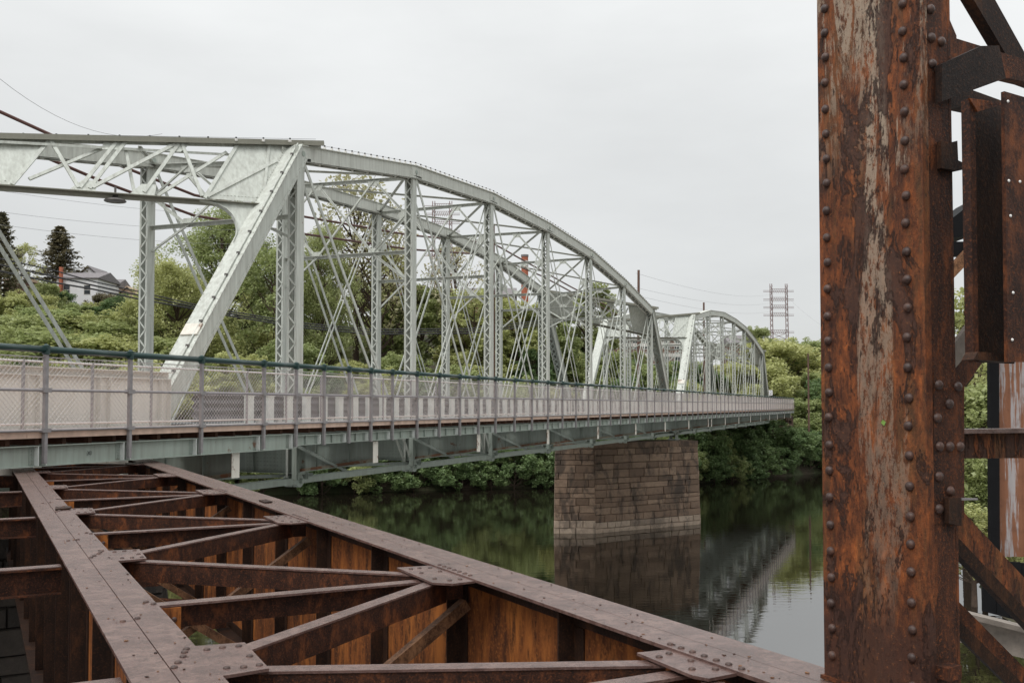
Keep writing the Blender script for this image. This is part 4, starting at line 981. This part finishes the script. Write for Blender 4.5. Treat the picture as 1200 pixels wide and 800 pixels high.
# ================================================================== HOUSES
def house(label, px0, px1, yeave, yridge, ybase, Y, depth, wall, roof, ncol=0, nrow=0, gable=False, chimney=None, band=None, cat='house', group=None):
    a = at_depth(px0, ybase, Y); b = at_depth(px1, ybase, Y); ze = at_depth(px0, yeave, Y).z; zr = at_depth(px0, yridge, Y).z
    z0 = min(a.z, ground((a.x + b.x) / 2, Y) - EZ) - .5
    r = thing(cat, label, cat.replace('_', ' '), (a.x, Y, z0), 'W', group)
    MB().box(a.x, b.x, Y, Y + depth, z0, ze).build('wall', wall, r)
    e = .35
    if gable:      # gable faces the viewer
        xm = (a.x + b.x) / 2
        MB().prism([(a.x, Y, ze), (b.x, Y, ze), (xm, Y, zr - .2)], (0, depth, 0)).build('gable', wall, r)
        mb = MB(); mb.prism([(a.x - e, Y - e, ze - .15), (xm, Y - e, zr - .05), (xm, Y - e, zr + .15), (a.x - e, Y - e, ze + .05)], (0, depth + 2 * e, 0)); mb.prism([(b.x + e, Y - e, ze - .15), (xm, Y - e, zr - .05), (xm, Y - e, zr + .15), (b.x + e, Y - e, ze + .05)], (0, depth + 2 * e, 0)); mb.build('roof', roof, r)
    elif zr > ze + .1:
        ym = Y + depth / 2
        MB().prism([(a.x - e, Y - e, ze - .05), (a.x - e, Y - e, ze + .1), (a.x - e, ym, zr + .15), (a.x - e, Y + depth + e, ze + .1), (a.x - e, Y + depth + e, ze - .05)], (b.x - a.x + 2 * e, 0, 0)).build('roof', roof, r)
    else: MB().box(a.x - .2, b.x + .2, Y - .2, Y + depth + .2, ze, ze + .35).build('roof', roof, r)
    for i in range(ncol):
        for j in range(nrow):
            x = a.x + (b.x - a.x) * (i + .5) / ncol; z = a.z + (ze - a.z) * (j + .55) / nrow; ww, hh = .5, .75
            f = MB().box(x - ww - .1, x + ww + .1, Y - .05, Y - .002, z - hh - .1, z + hh + .1).build('window', 'pale_trim', r)
            MB().box(x - ww, x + ww, Y - .06, Y - .051, z - hh, z - .04).box(x - ww, x + ww, Y - .06, Y - .051, z + .04, z + hh).build('pane', 'window_glass', f)
    if chimney:
        c0, c1, ct = chimney; p = at_depth(c0, ct, Y - .3); q = at_depth(c1, ct, Y - .3)
        MB().box(p.x, q.x, Y - .7, Y - .06, z0, p.z).build('chimney', 'chimney_brick', r)
    if band:
        for yb in band:
            z = at_depth(px0, yb, Y).z; MB().box(a.x - .05, b.x + .05, Y - .09, Y - .062, z - .35, z + .35).build('band', 'pale_trim', r)
    if wall == 'white_siding':
        mb = MB(); z = a.z
        while z < ze - .2: mb.box(a.x, b.x, Y - .02, Y - .003, z, z + .19); z += .22
        mb.build('siding_boards', wall, r, kind='stuff')
    return r
house('white sided house with grey roof and brick chimney on the hill at left', 66, 114, 326, 316.5, 356, 168, 9, 'white_siding', 'grey_shingle', 2, 1, chimney=(70.5, 73.5, 313))
house('brown wooden shed with tan sides among trees at far left', 4, 27, 328, 326, 348, 160, 6, 'joist_timber', 'tan_siding', 0, 0)
house('white gabled house behind the grey roofed one at left', 88, 118, 326, 312, 340, 182, 8, 'white_siding', 'grey_shingle', 1, 1, True)
house('pale row house stepping down right of the white house', 116, 134, 336, 325, 356, 176, 8, 'white_siding', 'grey_shingle', 1, 1)
house('tan gabled house left of the far truss post', 138, 160, 346, 336, 364, 178, 8, 'tan_siding', 'tan_siding', 1, 1, True)
house('red brick building with pale roof edge behind the middle of the nearest truss', 540, 604, 347, 334, 385, 232, 14, 'far_brick', 'grey_shingle', 6, 2, cat='building')
house('red brick row building at centre left seen through the truss', 440, 500, 336, 336, 372, 238, 14, 'brown_brick', 'grey_shingle', 6, 2, cat='building')
house('long brick mill with pale horizontal bands behind the portal of the second truss', 640, 800, 398, 398, 452, 196, 16, 'brown_brick', 'pale_trim', 13, 4, band=(404, 416, 436), cat='building')
house('brick house with grey roof on the hilltop beside the pylon at right', 855, 895, 402, 392, 432, 236, 9, 'brown_brick', 'grey_shingle', 4, 1)
house('low grey stone building below the pylon at right', 900, 926, 413, 413, 432, 246, 6, 'brown_brick', 'grey_shingle', 3, 1, cat='building')
ck = at_depth(615, 380, 236); ct_ = at_depth(615, 301, 236)
cs = thing('brick_chimney', 'tall red brick chimney stack behind the truss', 'chimney', (ck.x, ck.y, ck.z - 6))
MB().tube((ck.x, ck.y, ck.z - 6), (ck.x, ck.y, ct_.z), .95, 16, .8).build('stack', 'chimney_brick', cs); MB().tube((ck.x, ck.y, ct_.z), (ck.x, ck.y, ct_.z + .5), .9, 16).build('crown_ring', 'grey_shingle', cs)
MB().tube((ck.x, ck.y, ct_.z - 2.2), (ck.x, ck.y, ct_.z - .9), .86, 16).build('pale_ring', 'pale_trim', cs)

# ================================================================== VEGETATION
def leaf_cloud(mb, rnd, c, rad, n, size, flat=.8):
    for _ in range(n):
        while True:
            p = Vector((rnd.uniform(-1, 1), rnd.uniform(-1, 1), rnd.uniform(-1, 1)))
            if .25 < p.length < 1: break
        p = Vector((p.x * rad, p.y * rad, p.z * rad * flat)) + c
        u = Vector((rnd.gauss(0, 1), rnd.gauss(0, 1), rnd.gauss(0, .45))).normalized(); v = u.cross(Vector((rnd.gauss(0, .55), rnd.gauss(0, .55), 1))).normalized()
        s = size * rnd.uniform(.6, 1.3); a = u * s; b = v * s * .6
        k = len(mb.v); mb.v += [tuple(p - a), tuple(p + b - a * .1), tuple(p + a), tuple(p - b - a * .1)]; mb.f.append((k, k + 1, k + 2, k + 3))
TR = {}
def tree_proto(key, seed, h, cr, clumps, per, leaf, base=.25, sparse=1.0, top=1.0):
    """unit: a deciduous tree h metres tall, crown radius cr; limbs carry the leaf clumps"""
    rnd = random.Random(seed); tr = MB(); cr_ = MB(); hub = Vector((0, 0, h * base))
    tr.tube((0, 0, -1.5), hub, h * .022 + .05, 8, h * .017); tr.tube(hub, (rnd.uniform(-.4, .4), rnd.uniform(-.4, .4), h * .62), h * .017, 7, h * .009); topc = Vector((0, 0, h * .62))
    tr.tube(topc, (rnd.uniform(-.6, .6), 0, h * .92), h * .009, 5, .02)
    for i in range(clumps):
        a = rnd.uniform(0, 2 * math.pi); zf = rnd.uniform(0, 1) ** .8; z = h * (base + .05 + (1 - base - .1) * zf)
        prof = math.sin(math.pi * (0.14 + .80 * zf)) ** .6
        rr_ = cr * prof * rnd.uniform(.62, 1.08) * (.92 + .25 * math.sin(a * 2 + seed))
        c = Vector((rr_ * math.cos(a), rr_ * math.sin(a), z)); st = Vector((0, 0, max(h * base * .9, z - rr_ * .9)))
        mid = st.lerp(c, .55) + Vector((0, 0, -.3)); tr.tube(st, mid, h * .006, 4, h * .004, False); tr.tube(mid, c, h * .004, 4, .015, False)
        k_ = rnd.uniform(.14, .34); leaf_cloud(cr_, rnd, c, cr * k_, int(per * (k_ / .27) ** 1.6), leaf, rnd.uniform(.45, .8))
        for _ in range(3):
            c2 = c + Vector((rnd.uniform(-1, 1), rnd.uniform(-1, 1), rnd.uniform(-.5, .7))) * cr * .33
            tr.tube(c, c2, .03, 3, .01, False); leaf_cloud(cr_, rnd, c2, cr * .12, per // 5, leaf)
    TR[key] = (tr, cr_, {})
    return key
def conifer_proto(key, seed, h, cr):
    rnd = random.Random(seed); tr = MB().tube((0, 0, -1.5), (0, 0, h * .98), h * .02, 8, .03); cr_ = MB(); z = h * .08
    while z < h:
        f = 1 - z / h; rad = cr * (f ** .75) * rnd.uniform(.85, 1.1) + .15
        for i in range(9):
            a = 2 * math.pi * i / 9 + rnd.uniform(-.3, .3); L = rad * rnd.uniform(.45, 1.2); e = Vector((L * math.cos(a), L * math.sin(a), z + L * .12))
            tr.tube((0, 0, z), e, .05, 3, .02, False)
            for k in range(4): leaf_cloud(cr_, rnd, Vector((0, 0, z)).lerp(e, .35 + .2 * k), .38, 11, .17, .6)
        z += h * .035
    TR[key] = (tr, cr_, {})
tree_proto('round', 1, 12, 4.6, 46, 330, .175); tree_proto('tall', 2, 15, 4.2, 50, 330, .18, .2); tree_proto('broad', 3, 11, 5.6, 54, 340, .18, .18)
tree_proto('loose', 4, 13, 4.4, 36, 170, .16, .28); tree_proto('bare', 5, 15, 4.6, 46, 34, .20, .25); tree_proto('shrub', 6, 4.5, 2.7, 34, 190, .13, .08)
tree_proto('giant', 8, 22, 7.5, 84, 330, .17, .22); conifer_proto('conifer', 7, 13, 4.2)
TM = {}
def tree(key, x, y, s, mat, label, group=None, z=None, rot=None, cat='tree', sz=None):
    tr, cw, cache = TR[key]
    z = ground(x, y) if z is None else z
    if 'trunk' not in cache: cache['trunk'] = tr.mesh('trunk', 'bark')
    if mat not in cache: cache[mat] = cw.mesh('crown', mat)
    name = {'shrub': 'shrub', 'conifer': 'conifer_tree'}.get(key, 'leafy_tree')
    o = bpy.data.objects.new(name, None); COL.objects.link(o); o.location = (x, y, z); o.rotation_euler = (0, 0, rot if rot is not None else random.uniform(0, 6.28))
    o.scale = (s, s, sz or s); tag(o, label, cat, group)
    for nm, me in (('trunk', cache['trunk']), ('crown', cache[mat])):
        c = bpy.data.objects.new(nm, me); COL.objects.link(c); c.parent = o
    return o
HGT = {'round': 12, 'tall': 15, 'broad': 11, 'loose': 13, 'bare': 15, 'shrub': 4.5, 'giant': 22, 'conifer': 13}
def tree_px(key, px, ytop, Y, mat, label, group=None, sx=1.0, cat='tree'):
    """a tree standing on the ground at distance Y whose top reaches the measured height"""
    p = at_depth(px, ytop, Y); g = ground(p.x, p.y); h = p.z + EZ - g; s = h / HGT[key]
    return tree(key, p.x, p.y, s * sx, mat, label, group, g, sz=s, cat=cat)
# landmark trees
tree_px('conifer', 70, 266, 176, 'leaf_conifer', 'dark pointed conifer standing alone behind the houses at left', sx=1.35)
tree_px('conifer', 2, 250, 150, 'leaf_conifer', 'dark conifer cut by the left edge of the frame', sx=.9)
tree_px('loose', 26, 285, 165, 'leaf_spring', 'pale loose tree just right of the conifer at the left edge', sx=.6)
tree_px('giant', 262, 238, 140, 'leaf_mid', 'largest green tree, under the near portal bracket left of the slanted post', sx=.85)
tree_px('giant', 208, 305, 128, 'leaf_spring', 'yellow green tree at the left foot of the largest tree', sx=.9)
tree_px('loose', 322, 292, 134, 'leaf_mid', 'green tree filling the gap behind the first near post', sx=.7)
tree_px('giant', 374, 262, 138, 'leaf_mid', 'tall green tree behind the crossing eyebars right of the first post', sx=.5)
tree_px('bare', 418, 205, 150, 'leaf_bud', 'tall sparse budding tree rising above the far chord', sx=.8)
tree_px('bare', 440, 236, 146, 'leaf_bud', 'second sparse budding tree, lower and right of the tallest one', sx=.8)
tree_px('bare', 462, 290, 150, 'leaf_spring', 'thin budding tree just left of the second near post', sx=.8)
tree_px('bare', 533, 282, 150, 'leaf_bud', 'thin budding tree between the second and third near posts', sx=.7)
tree_px('tall', 493, 330, 150, 'leaf_mid', 'green tree beneath the hazy pylon')
tree_px('loose', 555, 340, 145, 'leaf_spring', 'yellow green tree left of the tall brown pole')
tree_px('tall', 600, 348, 140, 'leaf_spring', 'bright tree right of the tall brown pole', sx=1.1)
tree_px('tall', 640, 356, 142, 'leaf_mid', 'green tree behind the fourth near post')
tree_px('tall', 694, 328, 165, 'leaf_mid', 'tree rising above the far portal gusset', sx=.9)
tree_px('loose', 655, 350, 170, 'leaf_spring', 'tree left of the far portal gusset')
tree_px('broad', 889, 386, 236, 'leaf_mid', 'rounded tree on the hilltop left of the pylon at right', sx=.8)
tree_px('broad', 912, 402, 158, 'leaf_spring', 'bright spreading tree above the far end of the walkway', sx=1.15)
tree_px('broad', 884, 425, 152, 'leaf_spring', 'bright tree behind the end post of the second truss', sx=1.1)
tree_px('broad', 945, 402, 185, 'leaf_mid', 'mid green tree behind the thin dark pole')
tree_px('round', 938, 412, 166, 'leaf_deep', 'dark green tree beside the thin dark pole at right')
tree_px('broad', 948, 470, 143, 'leaf_mid', 'leafy tree hiding the far end of the walkway', sx=1.2)
tree_px('broad', 962, 455, 148, 'leaf_mid', 'leafy tree at the left edge of the rusty column above the shore', sx=1.2)
tree_px('broad', 940, 497, 139.5, 'leaf_mid', 'low bright tree leaning over the water at the far end of the walkway', sx=1.7)
tree_px('broad', 972, 490, 143, 'leaf_spring', 'low bright tree behind the left edge of the column', sx=1.6)
tree_px('loose', 1128, 338, 62, 'leaf_spring', 'pale loose tree seen between the column and the hanging channel', sx=.75)
tree_px('broad', 1150, 455, 52, 'leaf_mid', 'green tree seen between the column and the shed', sx=.8)
tree_px('loose', 1140, 590, 46, 'leaf_spring', 'low leafy tree below the rusty beam by the shed', sx=1.3)
tree_px('loose', 1175, 560, 48, 'leaf_mid', 'low leafy tree behind the corrugated shed', sx=1.2)
def zone(px):
    for a, t in ((60, 'at the left edge of the frame'), (172, 'left of the far lattice post'), (255, 'behind the slanted end post'), (338, 'just left of the first near post'), (410, 'just right of the first near post'), (478, 'just left of the second near post'), (530, 'just right of the second near post'), (575, 'just left of the third near post'), (640, 'behind the third to fourth near posts'), (700, 'behind the fourth to fifth near posts'), (765, 'at the right end of the nearest truss'), (830, 'behind the left half of the second truss'), (898, 'behind the right half of the second truss'), (935, 'just right of the second truss'), (1000, 'beside the rusty column')):
        if px < a: return t
    return 'right of the rusty column'
# hillside wood: rows of trees from bank to crest, every one its own
rnd = random.Random(11); used = []
mats = ['leaf_spring', 'leaf_spring', 'leaf_mid', 'leaf_mid', 'leaf_deep']
desc = {'leaf_spring': 'yellow green tree in the wood on the far bank', 'leaf_mid': 'mid green tree in the wood on the far bank', 'leaf_deep': 'darker green tree in the wood on the far bank'}
cnt = 0
for row, q in enumerate((5, 13, 24, 37, 52, 68, 88, 115, 150, 200)):
    x = -150 - q * .3
    while x < 150:
        sp_ = rnd.uniform(5.5, 8.5) * (1 + q / 110); x += sp_; y = lerp_tab(x, SHORE) + q + rnd.uniform(-3, 3)
        ppx = 600 + F * x / y
        if ppx < -60 or ppx > 1260: continue
        if 968 < ppx < 1108 and q > 20: continue
        if 30 < x - (y - 133) * .39 and x - (y - 133) * .39 < 43 and y > 125 and x < 60 and False: continue
        # keep the approach road behind the bridge clear
        lat = -x * math.cos(T1) + y * math.sin(T1)
        if 12.5 < lat < 25 and y > 118: continue
        g = ground(x, y)
        # houses at left must stay visible: keep low growth in front of them
        key = rnd.choice(('round', 'tall', 'broad', 'round', 'broad')); s = rnd.uniform(.7, 1.0)
        if 60 < ppx < 165 or ppx < 30: s *= .62 if q > 20 else .8
        ytop = 475 - F * (g + HGT[key] * s - EZ) / y
        lim = lerp_tab(ppx, [(0, 345), (60, 352), (165, 348), (180, 318), (220, 300), (330, 300), (380, 312), (450, 330), (490, 335), (540, 352), (610, 348), (630, 385), (800, 425), (850, 425), (890, 408), (1000, 398), (1300, 330)])
        if ytop < lim:
            s *= max(.0, (475 - lim) * y / F + EZ - g) / (HGT[key] * s) if (475 - lim) * y / F + EZ - g > 0 else 0
        if s < .33: continue
        m = rnd.choice(mats)
        tree(key, x, y, s * 1.0, m, {'leaf_spring': 'yellow green', 'leaf_mid': 'mid green', 'leaf_deep': 'darker green'}[m] + ' tree ' + ('at the bank foot ' if q < 9 else 'low on the far bank ' if q < 20 else 'halfway up the hill ' if q < 60 else 'near the hill crest ' if q < 100 else 'beyond the hill crest ') + zone(ppx), 'trees of the hillside wood', g, sz=s); cnt += 1
# bank shrubs
x = -75
while x < 62:
    x += rnd.uniform(2.2, 3.6)
    for dq in (-.2, 2.2, 5.5):
        y = lerp_tab(x, SHORE) + dq + rnd.uniform(-.5, .8); s = rnd.uniform(.75, 1.2)
        if 600 + F * x / y > 1000: continue
        m = rnd.choice(['leaf_deep', 'leaf_deep', 'leaf_mid']); tree('shrub', x, y, s, m, ('bright' if m == 'leaf_mid' else 'dark') + ' green shrub ' + ('at the waterline ' if dq < 1 else ('just above the waterline ' if dq < 4 else 'a little up the bank ')) + zone(600 + F * x / y), 'shrubs along the far waterline', cat='shrub')  # mostly darker leaves: the bridge's shade is put into the leaf colour
# ground cover on the bank by the abutment and the understorey
gc = MB(); rnd = random.Random(21)
for _ in range(26000):
    x = rnd.uniform(8, 50); qq = rnd.uniform(.3, 13); y = lerp_tab(x, SHORE) + qq; z = ground(x, y) - EZ + rnd.uniform(0, 1.5) * (1 + .5 * mnoise.noise(Vector((x * .5, y * .5, 0))))
    s = rnd.uniform(.12, .24); a = Vector((rnd.gauss(0, 1), rnd.gauss(0, 1), rnd.gauss(-.3, .4))).normalized() * s; b = a.cross(Vector((rnd.gauss(0, .4), rnd.gauss(0, .4), 1))).normalized() * s * .6; p = Vector((x, y, z))
    k = len(gc.v); gc.v += [tuple(p - a), tuple(p + b), tuple(p + a), tuple(p - b)]; gc.f.append((k, k + 1, k + 2, k + 3))
tag(gc.build('ground_cover', 'leaf_deep'), 'dense dark green leafy ground cover on the bank below the abutment', 'ground cover', kind='stuff')
gc = MB()
for _ in range(30000):
    x = rnd.uniform(-75, 10); qq = rnd.uniform(.5, 20); y = lerp_tab(x, SHORE) + qq; z = ground(x, y) - EZ + rnd.uniform(0, 1.3)
    s = rnd.uniform(.12, .26); a = Vector((rnd.gauss(0, 1), rnd.gauss(0, 1), rnd.gauss(-.3, .4))).normalized() * s; b = a.cross(Vector((rnd.gauss(0, .4), rnd.gauss(0, .4), 1))).normalized() * s * .6; p = Vector((x, y, z))
    k = len(gc.v); gc.v += [tuple(p - a), tuple(p + b), tuple(p + a), tuple(p - b)]; gc.f.append((k, k + 1, k + 2, k + 3))
tag(gc.build('undergrowth', 'leaf_mid'), 'leafy undergrowth beneath the trees on the far bank left of the pier', 'undergrowth', kind='stuff')
for px, yt, Y, m, lab, sx in ((76, 343, 160, 'leaf_deep', 'small dark green tree in front of the white house wall', .7), (54, 334, 158, 'leaf_mid', 'loose tree hiding the left end of the grey roofed house', .7), (96, 358, 156, 'leaf_mid', 'round bush like tree under the white house', 1.2), (128, 346, 160, 'leaf_conifer', 'dark olive small tree right of the white house', 1.0), (152, 350, 158, 'leaf_deep', 'low dark tree under the tan gabled house', 1.2), (40, 345, 150, 'leaf_spring', 'yellow green tree under the brown shed', 1.1), (12, 350, 146, 'leaf_spring', 'yellow green tree at the left frame edge above the rail', 1.2), (112, 372, 138, 'leaf_spring', 'broad bright tree in the gap left of the far post', 1.5), (70, 366, 138, 'leaf_mid', 'mid green tree crossed by the two slanted eyebars', 1.5), (30, 370, 132, 'leaf_mid', 'mid green low tree left of the slanted eyebars', 1.5), (150, 378, 130, 'leaf_mid', 'bright low tree directly left of the far lattice post', 1.5), (92, 396, 122, 'leaf_mid', 'bushy tree just above the rail at left', 1.7), (132, 400, 120, 'leaf_spring', 'pale bushy tree just above the rail right of the eyebars', 1.6)):
    tree_px('broad', px, yt, Y, m, lab, sx=sx)
print('trees', cnt, 'objects', len(COL.objects))
